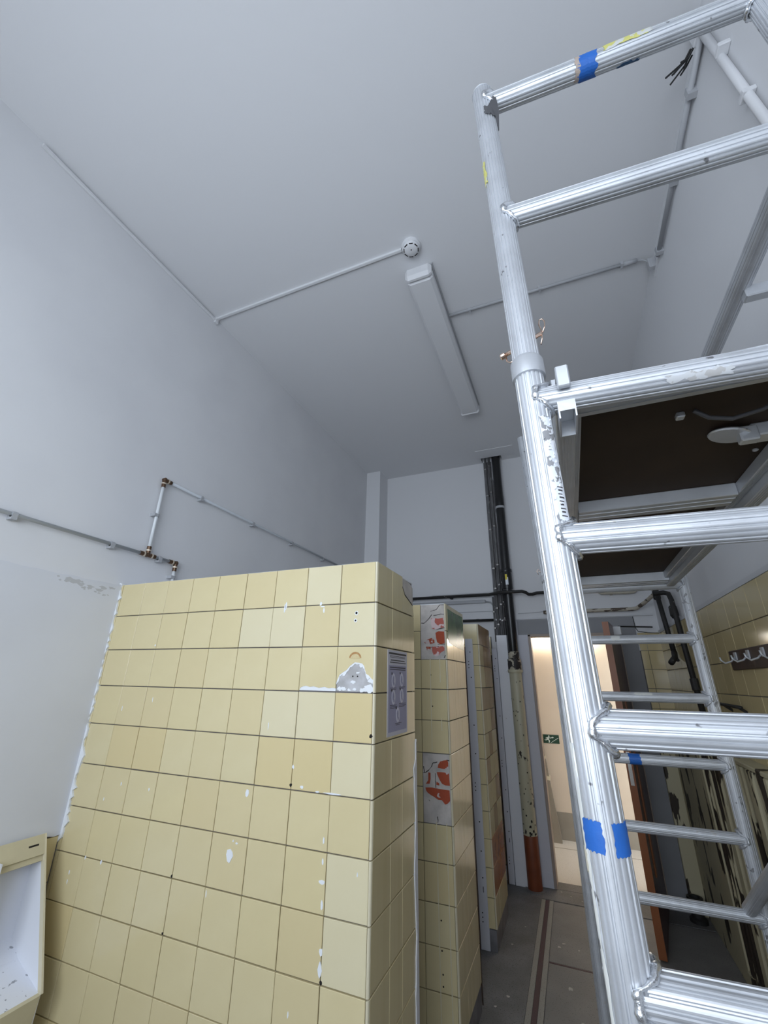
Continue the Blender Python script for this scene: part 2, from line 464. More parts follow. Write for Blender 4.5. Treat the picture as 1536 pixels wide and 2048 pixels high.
# far wall with the door opening
DX0, DX1, DZ = 0.285, 1.07, 1.962
wfm = MB()
wfm.box(XL - 0.1, DX0, YF, YF + 0.14, -0.1, ZC).box(DX1, XR + 0.1, YF, YF + 0.14, -0.1, ZC).box(DX0, DX1, YF, YF + 0.14, DZ, ZC)
wall_far = struct(wfm.obj('wall_far', 'far_plaster'))
MB().box(0.09, DX0, YF - 0.004, YF, 0.10, 2.105).obj('grey_surround', 'lavender_paint', wall_far)
MB().box(0.19, 1.204, YF - 0.005, YF, DZ, 2.10).obj('grey_surround', 'grey_paint', wall_far)
MB().box(DX1, 1.204, YF - 0.006, YF, 0.0, 1.962).obj('grey_surround', 'grey_paint', wall_far)
MB().box(0.093, DX0, YF - 0.006, YF, 0.0, 0.10).obj('skirting', 'lavender_paint', wall_far)
MB().box(-1.1, 1.36, YF - 0.02, YF, 2.105, 2.12).obj('picture_rail', 'conduit_white', wall_far)

# pillar in the far left corner
pil = struct(MB().box(XL, -1.215, 2.80, YF, 0, ZC).obj('pillar', 'white_plaster'))

# ------------------------------------------------------------------ tiles
def tile_mesh(name, material, w, h, t=0.008, c=0.0013):
    m = MB()
    V = []
    for (yy, i) in ((0, 0), (-(t - c), 0), (-t, c)):
        V += [(i, yy, i), (w - i, yy, i), (w - i, yy, h - i), (i, yy, h - i)]
    F = []
    for l in (0, 4):
        for k in range(4):
            k2 = (k + 1) % 4
            F.append((l + k, l + k2, l + 4 + k2, l + 4 + k))
    F.append((8, 9, 10, 11)); F.append((3, 2, 1, 0))
    m.add(V, F)
    return m.mesh(name, material)
TW, THh = PX - 0.0024, PZ - 0.0036
TM = {k: tile_mesh('tile', k, TW, THh) for k in ('tile_yellow', 'tile_pale', 'tile_deep', 'tile_end', 'tile_stained', 'tile_brown', 'tile_wall_right')}
def put_tile(me, parent, x, y, z, rz=0.0, sx=1.0, sz=1.0, name='tile'):
    o = link(name, me, parent)
    j = 0.0006
    o.location = (x + random.uniform(-j, j) * (rz == 0), y + random.uniform(-j, j) * (rz != 0), z + random.uniform(-j, j) * 0.5)
    o.rotation_euler = (random.uniform(-1, 1) * 0.004, 0, rz + random.uniform(-1, 1) * 0.004)
    o.scale = (sx, 1, sz)
    return o
R90 = math.pi / 2

def partition(y0, depth, label, special):
    p = thing('partition_wall', label, 'partition')
    core = MB().box(XL + 0.001, -0.009, y0 + 0.009, y0 + depth - 0.009, 0.0, HT - 0.004).obj('core', 'grout', p)
    MB().box(XL + 0.001, -0.007, y0 + 0.006, y0 + depth, HT - 0.004, HT).obj('top_cap', 'fresh_plaster', p)
    MB().box(XL + 0.001, -0.009, y0 + depth - 0.009, y0 + depth, 0.0, HT - 0.004).obj('rear_render', 'lower_plaster', p)
    MB().box(XL + 0.001, -0.006, y0 + 0.004, y0 + depth - 0.004, 0.0, 0.105).obj('plinth', 'plinth', p)
    rt = HT
    for r in range(12):
        zt = HT - r * PZ
        zb = zt - PZ + 0.0018
        # front face
        for c in range(10):
            if (c, r) in special.get('skip', ()): continue
            w = 1.0
            x = -(c + 1) * PX + 0.0012
            if c == 0: w = (TW - 0.0085) / TW
            if c == 9: w = (0.022 - 0.002) / TW; x = XL + 0.0015
            k = special.get('mat', {}).get((c, r), 'tile_yellow')
            put_tile(TM[k], p, x, y0 + 0.008, zb, 0, w)
        # end face
        ys = [0.0085] + special['cols'] + [depth - 0.002]
        for c in range(len(ys) - 1):
            if (c, r) in special.get('skip_end', ()): continue
            k = special.get('mat_end', {}).get((c, r), special.get('end', 'tile_end'))
            put_tile(TM[k], p, -0.008, y0 + ys[c] + 0.001, zb, R90, (ys[c + 1] - ys[c] - 0.0014) / TW)
        # rounded corner piece
        if (r not in special.get('skip_corner', ())):
            m = MB(); n = 6; V = []
            for zz in (zb, zb + THh):
                for k in range(n + 1):
                    a = k / n * math.pi / 2
                    V.append((-0.008 + 0.008 * math.sin(a), y0 + 0.008 - 0.008 * math.cos(a), zz))
                V.append((-0.008, y0 + 0.008, zz))
            W = n + 2
            F = [(k, k + 1, W + k + 1, W + k) for k in range(n + 1)] + [tuple(range(W - 1, -1, -1)), tuple(range(W, 2 * W)), (W - 1, 0, W, 2 * W - 1)]
            m.add(V, F)
            m.obj('corner_trim', 'trim_cream', p)
    return p

# ---- partition 1 : the big yellow face with the poster
pales = {(0, 3): 'tile_deep', (0, 4): 'tile_pale', (0, 6): 'tile_pale', (0, 7): 'tile_pale', (1, 3): 'tile_pale', (2, 3): 'tile_pale', (0, 1): 'tile_pale',
         (1, 4): 'tile_deep', (2, 4): 'tile_deep', (1, 0): 'tile_pale', (3, 1): 'tile_pale', (2, 1): 'tile_pale', (7, 4): 'tile_deep', (6, 4): 'tile_deep',
         (0, 5): 'tile_yellow', (0, 8): 'tile_yellow', (8, 8): 'tile_deep', (8, 10): 'tile_deep', (7, 10): 'tile_deep', (6, 11): 'tile_deep'}
P1 = partition(0.0, 0.42, 'long yellow tiled partition wall with a poster on its end face', dict(cols=[0.155, 0.268], mat=pales, skip=[(0, 2), (1, 2)], skip_end=[(2, 0)]))
# broken tile and the chipped tile beside it
def tuv(c, r, u, v):
    w = PX - 0.002
    return (-(c + 1) * PX + 0.001 + u * (PX - (0.010 if c == 0 else 0.002)), HT - r * PZ - 0.0018 - v * (PZ - 0.0036))
edge = [(0, .80), (.03, .73), (.08, .63), (.16, .58), (.27, .52), (.36, .43), (.49, .35), (.62, .36), (.70, .38), (.75, .43), (.79, .54), (.81, .60), (.89, .64), (.95, .70), (1, .73)]
up = [tuv(0, 2, u, v) for (u, v) in edge]
MB().prism([tuv(0, 2, 0, 0)] + up + [tuv(0, 2, 1, 0)], 'y', 0.0005, 0.009).obj('broken_tile', 'tile_yellow', P1)
MB().prism([tuv(0, 2, 0, .99)] + up + [tuv(0, 2, 1, .99)], 'y', 0.0045, 0.01).obj('bare_plaster', 'grey_plaster', P1, label='bare grey plaster where the tile broke away')
rim = MB()
for i in range(len(edge) - 1):
    (u0, v0), (u1, v1) = edge[i], edge[i + 1]
    d = 0.03 + 0.05 * random.random()
    rim.prism([tuv(0, 2, u0, v0 - 0.01), tuv(0, 2, u1, v1 - 0.01), tuv(0, 2, u1, v1 + d), tuv(0, 2, (u0 + u1) / 2, (v0 + v1) / 2 + d * 1.5), tuv(0, 2, u0, v0 + d)], 'y', 0.0015, 0.006)
for (u, v, r) in [(0.10, 0.93, .011), (0.19, 0.93, 0.010), (0.85, 0.93, .020), (0.72, 0.95, .012), (0.93, 0.95, 0.012), (0.95, 0.76, 0.011), (0.35, 0.96, 0.007), (0.5, 0.94, 0.008), (.45, .78, .009), (.58, .58, .006)]:
    q = tuv(0, 2, u, v); rim.prism(blob(q[0], q[1], r, 11, sz=0.6, jit=0.5), 'y', 0.0020 + random.random() * 0.0015, 0.006)
rim.obj('plaster_crumbs', 'fresh_plaster', P1)
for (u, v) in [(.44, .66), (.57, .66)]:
    q = tuv(0, 2, u, v); MB().tube((q[0], 0.0042, q[1]), (q[0], 0.008, q[1]), 0.0028, 10).obj('drill_hole_shade', 'hole_shade_and_chip', P1)  # solid dark disc, its colour stands for the shade in the hole
q = tuv(0, 2, .50, .23)
MB().prism([(q[0] + 0.024 * math.cos(a * math.pi / 10), q[1] - 0.004 + 0.021 * math.sin(a * math.pi / 10)) for a in range(11)], 'y', -0.0001, 0.004).obj('rust_ring', 'rust', P1)
MB().prism([(q[0] + 0.019 * math.cos(a * math.pi / 10), q[1] - 0.006 + 0.016 * math.sin(a * math.pi / 10)) for a in range(11)], 'y', -0.0003, 0.004).obj('rust_core', 'rust_faint', P1)
ce = [(1, .93), (.92, .915), (.82, .93), (.7, .90), (.55, .925), (.4, .895), (.3, .91), (.18, .885), (.1, .90), (.03, .93), (0.0, .985)]
cp = [tuv(1, 2, u, v) for (u, v) in ce]
MB().prism([tuv(1, 2, 0, 0), tuv(1, 2, 0, .985)] + cp[::-1] + [tuv(1, 2, 1, 0)], 'y', 0.0005, 0.009).obj('chipped_tile', 'tile_yellow', P1)
MB().prism([tuv(1, 2, 0.02, .99)] + cp[::-1] + [tuv(1, 2, 1, .99)], 'y', 0.0025, 0.009).obj('bare_plaster', 'fresh_plaster', P1)
# solid dark discs painted as the shade inside screw holes; black spots
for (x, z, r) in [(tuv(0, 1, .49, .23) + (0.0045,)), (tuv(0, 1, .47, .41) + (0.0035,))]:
    MB().tube((x, -0.0004, z), (x, 0.004, z), r, 12).obj('drill_hole_shade', 'hole_shade_and_chip', P1)
    MB().prism(blob(x, z, r + 0.003, 10, jit=0.2), 'y', -0.0002, 0.004).obj('hole_chip', 'fresh_plaster', P1)
for (x, z, r) in [(-0.762, 0.882, 0.004), (-0.762, 0.727, 0.0035), (-0.304, 1.197, 0.005), (-0.150, 0.729, 0.005), (-0.012, 1.36, 0.006)]:
    MB().prism(blob(x, z, r, 8), 'y', -0.0004, 0.004).obj('chip', 'hole_shade_and_chip', P1)
MB().prism([(-0.535, 0.988), (-0.522, 0.992), (-0.512, 0.984), (-0.508, 0.974), (-0.520, 0.953), (-0.530, 0.957), (-0.537, 0.975)], 'y', -0.0012, 0.002).obj('plaster_splash', 'fresh_plaster', P1)
sp = MB()
for (px, py, w, h) in [(-0.48, 1.158, .006, .012), (-0.945, 1.125, .003, .005), (-1.10, 1.13, .003, .007), (-1.18, 1.07, .002, .006),
                       (-0.40, 1.79, .004, .016), (-0.395, 1.80, .004, .018), (-0.225, 1.79, .010, .003), (-0.235, 1.80, .006, .007), (-0.22, 1.775, .004, .010),
                       (-1.07, 1.66, .003, .004), (-0.30, 1.25, .004, .006), (-1.02, 1.44, .002, .011), (-1.19, 1.40, .002, .011), (-0.165, 1.005, .003, .009), (-0.165, 1.06, .003, .01),
                       (-0.42, 1.37, .002, .012), (-0.16, 0.90, .004, .012), (-0.163, 0.955, .012, .005), (-0.155, 0.755, .006, .018), (-0.155, 0.795, .006, .008), (-0.25, 0.64, .002, .008), (-0.12, 0.62, .003, .012),
                       (-1.21, 0.875, .003, .007), (-1.12, 0.872, .004, .006), (-1.28, 0.82, .003, .007), (-1.28, 0.79, .002, .008), (-0.50, 1.01, .005, .003), (-0.515, 1.015, .003, .003),
                       (-0.045, 0.99, 0.002, 0.006), (-0.14, 1.187, 0.03, 0.003), (-0.26, 1.195, 0.006, 0.004), (-0.2, 1.187, 0.008, 0.0025), (-0.60, 0.86, .002, .01)]:
    sp.prism(blob(px, py, 1, 8, w, h), 'y', -0.0008, 0.002)
stuff(sp.obj('paint_spatter', 'fresh_plaster', P1))
# ragged plaster along the wall corner
pl_ = [(XL, 1.958)]
z = 1.955
while z > 0.92:
    wv = 0.020 + random.choice((-0.010, -0.006, -0.003, 0.0, 0.004, 0.012)) + (0.010 if z < 1.25 else 0)
    pl_.append((XL + wv, z)); z -= random.uniform(0.008, 0.022)
pl_.append((XL, 0.90))
MB().prism(pl_, 'y', -0.007, 0.01).obj('plaster_fillet', 'fresh_plaster', P1)
# chipped top rear corner of the end face
MB().prism([(0.269, HT - 0.002), (0.272, 1.905), (0.30, 1.875), (0.35, 1.86), (0.40, 1.845), (0.418, 1.80), (0.418, HT - PZ + 0.003), (0.269, HT - PZ + 0.003)][::-1], 'x', -0.009, 0.0).obj('broken_tile', 'tile_end', P1)
MB().prism([(0.269, HT - 0.004), (0.272, 1.905), (0.30, 1.875), (0.35, 1.86), (0.40, 1.845), (0.416, 1.80), (0.416, 1.925), (0.38, HT - 0.01)], 'x', -0.009, -0.004).obj('bare_plaster', 'bare_mortar', P1)
MB().prism([(0.270, 1.908), (0.30, 1.878), (0.35, 1.863), (0.40, 1.848), (0.40, 1.843), (0.35, 1.858), (0.30, 1.872), (0.27, 1.902)], 'x', -0.009, 0.0006).obj('crack', 'dark_crack', P1)
# white filler run down the rear corner of the end face
pl_ = []
z = 1.30
while z > 0.02:
    pl_.append((0.42 - (0.012 + 0.02 * abs(math.sin(z * 9.0)) * random.uniform(0.6, 1) if z < 1.22 else 0.006), z)); z -= 0.03
MB().prism([(0.424, 1.31)] + pl_ + [(0.424, 0.02)], 'x', -0.004, 0.004).obj('filler_strip', 'white_gloss', P1)

# ---- partition 2 : brick patches and green film
P2 = partition(0.985, 0.455, 'yellow tiled partition wall with two bare brick patches and green film on its end',
               dict(cols=[0.155, 0.225, 0.30], skip=[(0, 0), (0, 1), (0, 5), (0, 6)], end='tile_end', skip_corner=[], skip_end=[]))
y2 = 0.985
def patch(z_top, z_bot, cracks, bricks):
    MB().box(-0.1505, -0.010, y2 + 0.0035, y2 + 0.012, z_bot, z_top).obj('bare_mortar', 'bare_mortar', P2, label='bare mortar behind missing tiles')
    W, Hh = 0.1405, z_top - z_bot
    for (poly, mt) in bricks:
        MB().prism([(-0.1505 + u * W, z_top - v * Hh) for (u, v) in poly], 'y', y2 + 0.0022, y2 + 0.006).obj('brick', mt, P2)
    for cr_ in cracks:
        pts = [(-0.1505 + u * W, z_top - v * Hh) for (u, v) in cr_]
        m = MB()
        for i in range(len(pts) - 1):
            a, b = Vector(pts[i]), Vector(pts[i + 1]); n = Vector((-(b - a).y, (b - a).x)).normalized() * random.uniform(0.0010, 0.0020)
            m.prism([tuple(a - n), tuple(b - n), tuple(b + n), tuple(a + n)], 'y', y2 + 0.0030, y2 + 0.006)
        m.obj('crack', 'dark_crack', P2)
zt = HT - 0.004
patch(zt, HT - 2 * PZ + 0.001,
      [[(.02, .34), (.15, .345), (.27, .30), (.36, .26), (.48, .19)], [(.42, .13), (.55, .11), (.68, .10), (.78, .04), (.84, .01), (1, .012)], [(.55, .21), (.7, .2), (.85, .185), (1, .19)],
       [(.6, .465), (.75, .46), (.9, .45), (1, .44)], [(.7, .735), (.85, .735), (1, .735)], [(.2, .785), (.5, .79), (.75, .77)], [(.94, .98), (1, .93)]],
      [([(.46, .26), (.56, .255), (.75, .27), (.97, .255), (.99, .43), (.8, .45), (.62, .47), (.48, .45), (.44, .36)], 'pink_brick'),
       ([(.62, .53), (.75, .50), (.98, .51), (.99, .72), (.8, .735), (.68, .70), (.64, .62)], 'red_brick'),
       ([(.14, .70), (.22, .66), (.34, .64), (.44, .62), (.56, .66), (.57, .71), (.4, .73), (.2, .72)], 'red_brick'),
       ([(.22, .775), (.40, .78), (.40, .82), (.30, .85), (.24, .83)], 'red_brick'),
       ([(.46, .775), (.7, .78), (.9, .77), (.97, .80), (.96, .85), (.82, .88), (.74, .93), (.60, .95), (.50, .91), (.46, .85)], 'pink_brick')])
patch(HT - 5 * PZ - 0.002, HT - 7 * PZ + 0.002,
      [[(.0, .30), (.1, .29), (.22, .25), (.32, .20), (.38, .14), (.46, .135), (.55, .12)], [(.02, .2), (.06, .3)], [(.46, .29), (.46, .4), (.47, .5)], [(.5, .90), (.52, .95), (.51, .985)], [(.9, .08), (1, .09)], [(.2, .68), (.24, .70)]],
      [([(.58, .16), (.66, .11), (.8, .09), (.93, .08), (.96, .12), (.95, .21), (.75, .215), (.56, .205)], 'red_brick'),
       ([(.52, .27), (.7, .265), (.97, .265), (.99, .45), (.82, .45), (.70, .43), (.62, .38), (.54, .31)], 'red_brick'),
       ([(.20, .285), (.28, .29), (.28, .38), (.24, .45), (.10, .455), (.14, .43), (.19, .40)], 'red_brick'),
       ([(.5, .41), (.60, .43), (.60, .46), (.49, .455)], 'red_brick'),
       ([(.08, .51), (.3, .50), (.6, .51), (.97, .515), (.98, .66), (.90, .70), (.80, .72), (.68, .665), (.55, .665), (.40, .63), (.28, .61), (.16, .58), (.10, .55)], 'red_brick')])
MB().prism([(y2 + 0.045, 1.925), (y2 + 0.20, 1.922), (y2 + 0.43, 1.926), (y2 + 0.44, 1.75), (y2 + 0.425, 1.715), (y2 + 0.22, 1.722), (y2 + 0.07, 1.735), (y2 + 0.035, 1.76), (y2 + 0.05, 1.86)], 'x', -0.002, 0.0012).obj('green_film', 'green_film', P2, label='green film stuck on the end tiles')
for (xx, za, zb2) in [(-0.098, 1.645, 1.19), (-0.043, 1.645, 1.50), (-0.085, 0.885, 0.11), (-0.034, 0.885, 0.11), (-0.043, 1.35, 1.27)]:
    m = MB(); z = za
    pa = []; pb = []
    while z > zb2:
        w = random.uniform(0.0012, 0.0028); pa.append((xx - w, z)); pb.append((xx + w, z)); z -= 0.03
    MB().prism(pa + pb[::-1], 'y', y2 - 0.0010, y2 + 0.004).obj('filler_line', 'trim_cream', P2)
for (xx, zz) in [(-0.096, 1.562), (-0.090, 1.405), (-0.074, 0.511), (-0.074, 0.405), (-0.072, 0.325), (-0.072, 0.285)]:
    MB().tube((xx, y2 - 0.0004, zz), (xx, y2 + 0.005, zz), 0.0035, 10).obj('drill_hole_shade', 'hole_shade_and_chip', P2)  # no recess: dark disc with the hole's shade as its colour
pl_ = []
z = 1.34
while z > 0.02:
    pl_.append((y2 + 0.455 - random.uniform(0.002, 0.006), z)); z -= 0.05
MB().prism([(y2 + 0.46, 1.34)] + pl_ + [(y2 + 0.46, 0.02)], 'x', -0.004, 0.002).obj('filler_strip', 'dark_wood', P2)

# ---- partition 3 : stained end
st = {}
for r in range(12):
    for c in range(4):
        if r >= 9: st[(c, r)] = 'tile_brown' if r < 11 else 'tile_end'
        elif (c >= 1 and r < 4) or (c + r) % 3 == 0: st[(c, r)] = 'tile_stained'
P3 = partition(1.965, 0.50, 'yellow tiled partition wall with brown stained end tiles behind the drilled post',
               dict(cols=[0.155, 0.30], mat_end=st))

# ---- tiles on the right wall and beside the door, old tiles low on the left wall
r = 0
for r in range(5):
    zb = HT - (r + 1) * PZ + 0.0018
    c = 0
    yy = YF - 0.002
    while yy > -0.55:
        put_tile(TM['tile_wall_right'], wall_right, XR - 0.0055, yy, zb, -R90)
        yy -= PX
for r in range(12):
    zb = 1.805 - r * PZ + 0.0018
    if zb < 1.15: continue
    for (x, w) in ((1.212, 0.055 / TW), (1.270, 0.112 / TW)):
        put_tile(TM['tile_wall_right'] if r < 6 else TM['tile_wall_right'], wall_far, x, YF - 0.0005, zb, 0, w)
MB().cbox(1.206, XR - 0.08, YF - 0.03, YF, 0.0, 1.185, 0.004).obj('side_board', 'peel_wood', wall_far)
MB().box(1.204, XR, YF - 0.003, YF, 0.0, 1.806).obj('grout_bed', 'grout', wall_far)
MB().box(-0.40, -0.07, YF - 0.003, YF, 0.1, HT).obj('grout_bed', 'grout', wall_far)
for r in range(12):
    for c in range(2):
        put_tile(TM['tile_yellow'], wall_far, -0.38 + c * PX, YF - 0.001, HT - (r + 1) * PZ + 0.0018, 0)
MB().box(XL, XL + 0.003, -0.62, -0.001, 0.0, 0.95).obj('grout_bed', 'grout', wall_left)
for r in range(6):
    for c in range(4):
        put_tile(TM['tile_deep'], wall_left, XL + 0.001, -0.004 - (c + 1) * PX, 0.93 - (r + 1) * PZ, R90)

# ------------------------------------------------------------------ drilled white posts, boxed pipe, door
def flat_post(label, x0, x1, yf, ztop, group):
    t = thing('drilled_post', label, 'post', group)
    m = MB().cbox(x0, x1, yf - 0.004, yf, 0.002, ztop, 0.0012)
    m.cbox(x1 - 0.004, x1, yf - 0.003, yf + 0.010, 0.002, ztop, 0.001)
    m.obj('angle_bar', 'lavender_paint', t)
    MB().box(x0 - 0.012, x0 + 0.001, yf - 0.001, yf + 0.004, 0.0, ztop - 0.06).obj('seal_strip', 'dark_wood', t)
    xm = (x0 + x1) / 2
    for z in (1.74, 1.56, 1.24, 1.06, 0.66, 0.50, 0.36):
        MB().tube((xm + 0.006, yf - 0.0048, z), (xm + 0.006, yf - 0.002, z), 0.0042, 10).obj('screw_hole_shade', 'hole_shade_and_chip', t)  # dark disc on the bar, shade of the hole painted in
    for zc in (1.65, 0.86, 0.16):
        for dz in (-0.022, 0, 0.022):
            MB().tube((xm - 0.008, yf - 0.0048, zc + dz), (xm - 0.008, yf - 0.002, zc + dz), 0.0036, 10).obj('screw_hole_shade', 'hole_shade_and_chip', t)  # same painted-shade discs, set in threes
    MB().box(xm + 0.004, xm + 0.008, yf - 0.0048, yf - 0.002, 0.285, 0.315).obj('slot', 'hole_shade_and_chip', t)  # solid dark bar, shade of the slot put into its colour
    return t
flat_post('white drilled steel post screwed to the front of the stained partition', -0.106, -0.050, 1.9645, 1.838, 'cubicle door posts')
flat_post('white drilled steel post standing beside the boxed white pilaster', -0.064, -0.016, 2.972, 1.832, 'cubicle door posts')
bxp = struct(MB().cbox(-0.012, 0.088, 2.965, YF, 0.0, 1.957, 0.003).obj('trim_1', 'white_gloss'))

door = thing('door_1', 'red brown wooden door standing open into the room', 'door')
door['kind'] = 'structure'
fr = MB()
for (a, b, c, d) in [(DX0 - 0.006, DX0 + 0.018, 0, DZ), (DX1 - 0.018, DX1 + 0.004, 0, DZ), (DX0 - 0.006, DX1 + 0.004, DZ - 0.02, DZ + 0.004)]:
    fr.cbox(a, b, YF - 0.012, YF + 0.145, c, d, 0.003)
fr.obj('door_frame', 'frame_brown', door)
F0 = Vector((0.909, 2.272, 0)); H0 = Vector((1.045, 3.035, 0))
du = (H0 - F0).normalized(); dn = Vector((du.y, -du.x, 0))
def leaf_quad(a0, a1, n0, n1, z0, z1):
    P = [F0 + du * a + dn * n for (a, n) in ((a0, n0), (a1, n0), (a1, n1), (a0, n1))]
    return MB().add([(p.x, p.y, z0) for p in P] + [(p.x, p.y, z1) for p in P], [(0, 3, 2, 1), (4, 5, 6, 7), (0, 1, 5, 4), (1, 2, 6, 5), (2, 3, 7, 6), (3, 0, 4, 7)])
Ld = (H0 - F0).length
leaf = leaf_quad(0.006, Ld, -0.022, 0.022, 0.012, 1.972).obj('leaf', 'door_red', door)
leaf_quad(0.0, 0.006, -0.022, 0.022, 0.012, 1.972).obj('edge_band', 'door_edge', leaf, label='orange brown edge of the door')
leaf_quad(-0.002, 0.004, -0.011, 0.011, 0.90, 1.10).obj('lock_plate', 'steel', leaf)
leaf_quad(-0.004, 0.004, -0.004, 0.004, 0.985, 1.02).obj('latch', 'steel', leaf)
leaf_quad(0.06, 0.085, 0.022, 0.070, 1.02, 1.04).obj('handle', 'steel', leaf)
leaf_quad(0.18, 0.26, 0.022, 0.030, 0.36, 1.42).obj('push_plate', 'door_edge', leaf)
cl = leaf_quad(0.30, 0.36, 0.022, 0.075, 1.90, 1.965).obj('door_closer', 'plastic_white', door)
p0 = F0 + du * 0.33 + dn * 0.06
MB().tube((p0.x, p0.y, 1.968), (1.33, 3.0, 2.0), 0.006, 8).obj('closer_arm', 'black_iron', cl)
# corridor behind the door
cor = struct(MB().box(-0.8, 2.2, YF + 0.14, 4.45, -0.12, 0.0).obj('floor_corridor', 'corridor_floor'))
MB().box(-0.8, 2.2, 4.02, 4.03, -0.01, 0.001).obj('floor_joint', 'corridor_plinth', cor)
MB().box(DX0, DX1, YF, YF + 0.14, -0.01, 0.0015).obj('threshold', 'terrazzo_border', cor)
cw = struct(MB().box(-0.8, 2.2, 4.30, 4.45, -0.1, 2.75).obj('wall_corridor', 'corridor_wall'))
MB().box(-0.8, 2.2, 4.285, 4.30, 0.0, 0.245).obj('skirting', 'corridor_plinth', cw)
MB().box(-0.9, -0.8, YF + 0.14, 4.45, -0.1, 2.75).obj('end_wall', 'corridor_wall', cw)
MB().box(2.2, 2.3, YF + 0.14, 4.45, -0.1, 2.75).obj('end_wall', 'corridor_wall', cw)
struct(MB().box(-0.9, 2.3, YF + 0.14, 4.45, 2.75, 2.85).obj('ceiling_corridor', 'corridor_wall'))
lp = tag(thing('wall_lamp', 'bright white strip lamp on the beige corridor wall', 'lamp'), 'bright white strip lamp high on the beige corridor wall', 'lamp')
MB().box(0.1, 0.95, 4.22, 4.30, 1.985, 2.20).obj('diffuser', 'lamp_glow', lp)
MB().box(0.08, 0.97, 4.21, 4.30, 2.20, 2.22).obj('housing', 'plastic_white', lp)
bal = thing('stair_balustrade', 'closed beige stair balustrade with pale handrail beyond the doorway', 'balustrade')
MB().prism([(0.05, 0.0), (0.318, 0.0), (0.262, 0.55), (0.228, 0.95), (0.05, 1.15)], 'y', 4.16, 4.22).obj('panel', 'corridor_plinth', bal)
MB().prism([(0.21, 0.565), (0.268, 0.555), (0.266, 0.59), (0.21, 0.60)], 'y', 4.14, 4.24).obj('handrail', 'trim_cream', bal)
MB().prism([(0.19, 0.985), (0.232, 0.94), (0.236, 0.96), (0.19, 1.01)], 'y', 4.14, 4.24).obj('handrail', 'trim_cream', bal)
MB().prism([(0.2, 0.80), (0.242, 0.755), (0.246, 0.775), (0.2, 0.82)], 'y', 4.14, 4.24).obj('handrail', 'trim_cream', bal)
# exit sign
sx0, sx1, sz0, sz1 = 0.236, 0.402, 0.895, 0.982
sg = thing('exit_sign', 'small dark green escape route sign with running figure and stairs', 'sign')
MB().box(sx0, sx1, 4.292, 4.30, sz0, sz1).obj('board', 'sign_green', sg)
def sxy(u, v): return (sx0 + u * (sx1 - sx0), sz1 - v * (sz1 - sz0))
m = MB()
hc = sxy(.36, .18); m.prism([(hc[0] + 0.0075 * math.cos(k * .7854), hc[1] + 0.0075 * math.sin(k * .7854)) for k in range(8)], 'y', 4.2905, 4.293)
for poly in ([(.27, .28), (.36, .30), (.33, .55), (.22, .55)], [(.26, .30), (.28, .38), (.16, .46), (.13, .40)], [(.34, .32), (.46, .34), (.58, .28), (.60, .34), (.46, .42), (.34, .40)],
             [(.24, .52), (.33, .52), (.40, .68), (.37, .92), (.31, .92), (.33, .70)], [(.22, .50), (.28, .58), (.16, .68), (.06, .64), (.07, .58), (.15, .60)],
             [(.52, .30), (.60, .22), (.61, .27), (.66, .28), (.66, .36), (.61, .37), (.60, .42)]):
    m.prism([sxy(*q) for q in poly], 'y', 4.2905, 4.293)
m.obj('running_figure', 'sign_white', sg)
for k in range(7):
    u = .46 + k * .072; v = .92 - k * .085
    MB().prism([sxy(u, v), sxy(u + .055, v - .02), sxy(u + .06, v - .085), sxy(u + .005, v - .065)], 'y', 4.2905, 4.293).obj('stair_mark', 'sign_white', sg)

# ------------------------------------------------------------------ poster on the first partition
ps = thing('instruction_poster', 'lilac instruction poster with round icons on the partition end', 'poster')
py0, py1, pz0, pz1 = 0.109, 0.319, 1.346, 1.639
MB().box(-0.0005, 0.0012, py0, py1, pz0, pz1).obj('sheet', 'paper', ps)
def pq(u, v): return (py0 + u * (py1 - py0), pz1 - v * (pz1 - pz0))
def pbox(name, mt, u0, u1, v0, v1, x1=0.0020, parent=None):
    a = pq(u0, v0); b = pq(u1, v1)
    return MB().box(0.0008, x1, a[0], b[0], b[1], a[1]).obj(name, mt, parent or ps)
field = pbox('blue_field', 'paper_blue', 0.05, 0.95, 0.185, 0.955, 0.0015)
pbox('header_bar', 'ink', 0.05, 0.95, 0.03, 0.052)
for (u0, u1, v0, v1) in [(.1, .9, .070, .076), (.1, .9, .086, .091), (.14, .86, .118, .130), (.1, .92, .146, .156), (.1, .9, .205, .218), (.1, .9, .232, .241),
                         (.12, .42, .455, .461), (.15, .40, .472, .477), (.56, .88, .445, .451), (.56, .80, .462, .467), (.12, .44, .655, .661), (.12, .46, .672, .678), (.12, .42, .688, .693),
                         (.56, .92, .645, .651), (.56, .92, .662, .668), (.56, .85, .678, .684), (.36, .68, .868, .874), (.40, .60, .885, .890)]:
    pbox('text_line', 'ink', u0, u1, v0, v1)
for (u, v, kind) in [(.28, .37, 0), (.70, .36, 1), (.28, .565, 2), (.70, .555, 3), (.50, .775, 4)]:
    c = pq(u, v)
    ic = MB().prism([(c[0] + 0.019 * math.cos(k * math.pi / 8), c[1] + 0.0255 * math.sin(k * math.pi / 8)) for k in range(16)], 'x', 0.0008, 0.0020).obj('icon', 'paper_icon', ps)
    g = MB()
    g.prism(blob(c[0] - 0.003, c[1] + 0.002, 0.010, 9, 0.8, 1.5, 0.25), 'x', 0.0010, 0.0025)
    g.prism(blob(c[0] + 0.003, c[1] - 0.012, 0.006, 7, 1, 1, 0.2), 'x', 0.0010, 0.0025)
    g.obj('pictogram', 'paper_blue', ic)
    MB().prism(blob(c[0] - 0.018, c[1] + 0.024, 0.005, 7), 'x', 0.0010, 0.0025).obj('number_dot', 'ink', ps)

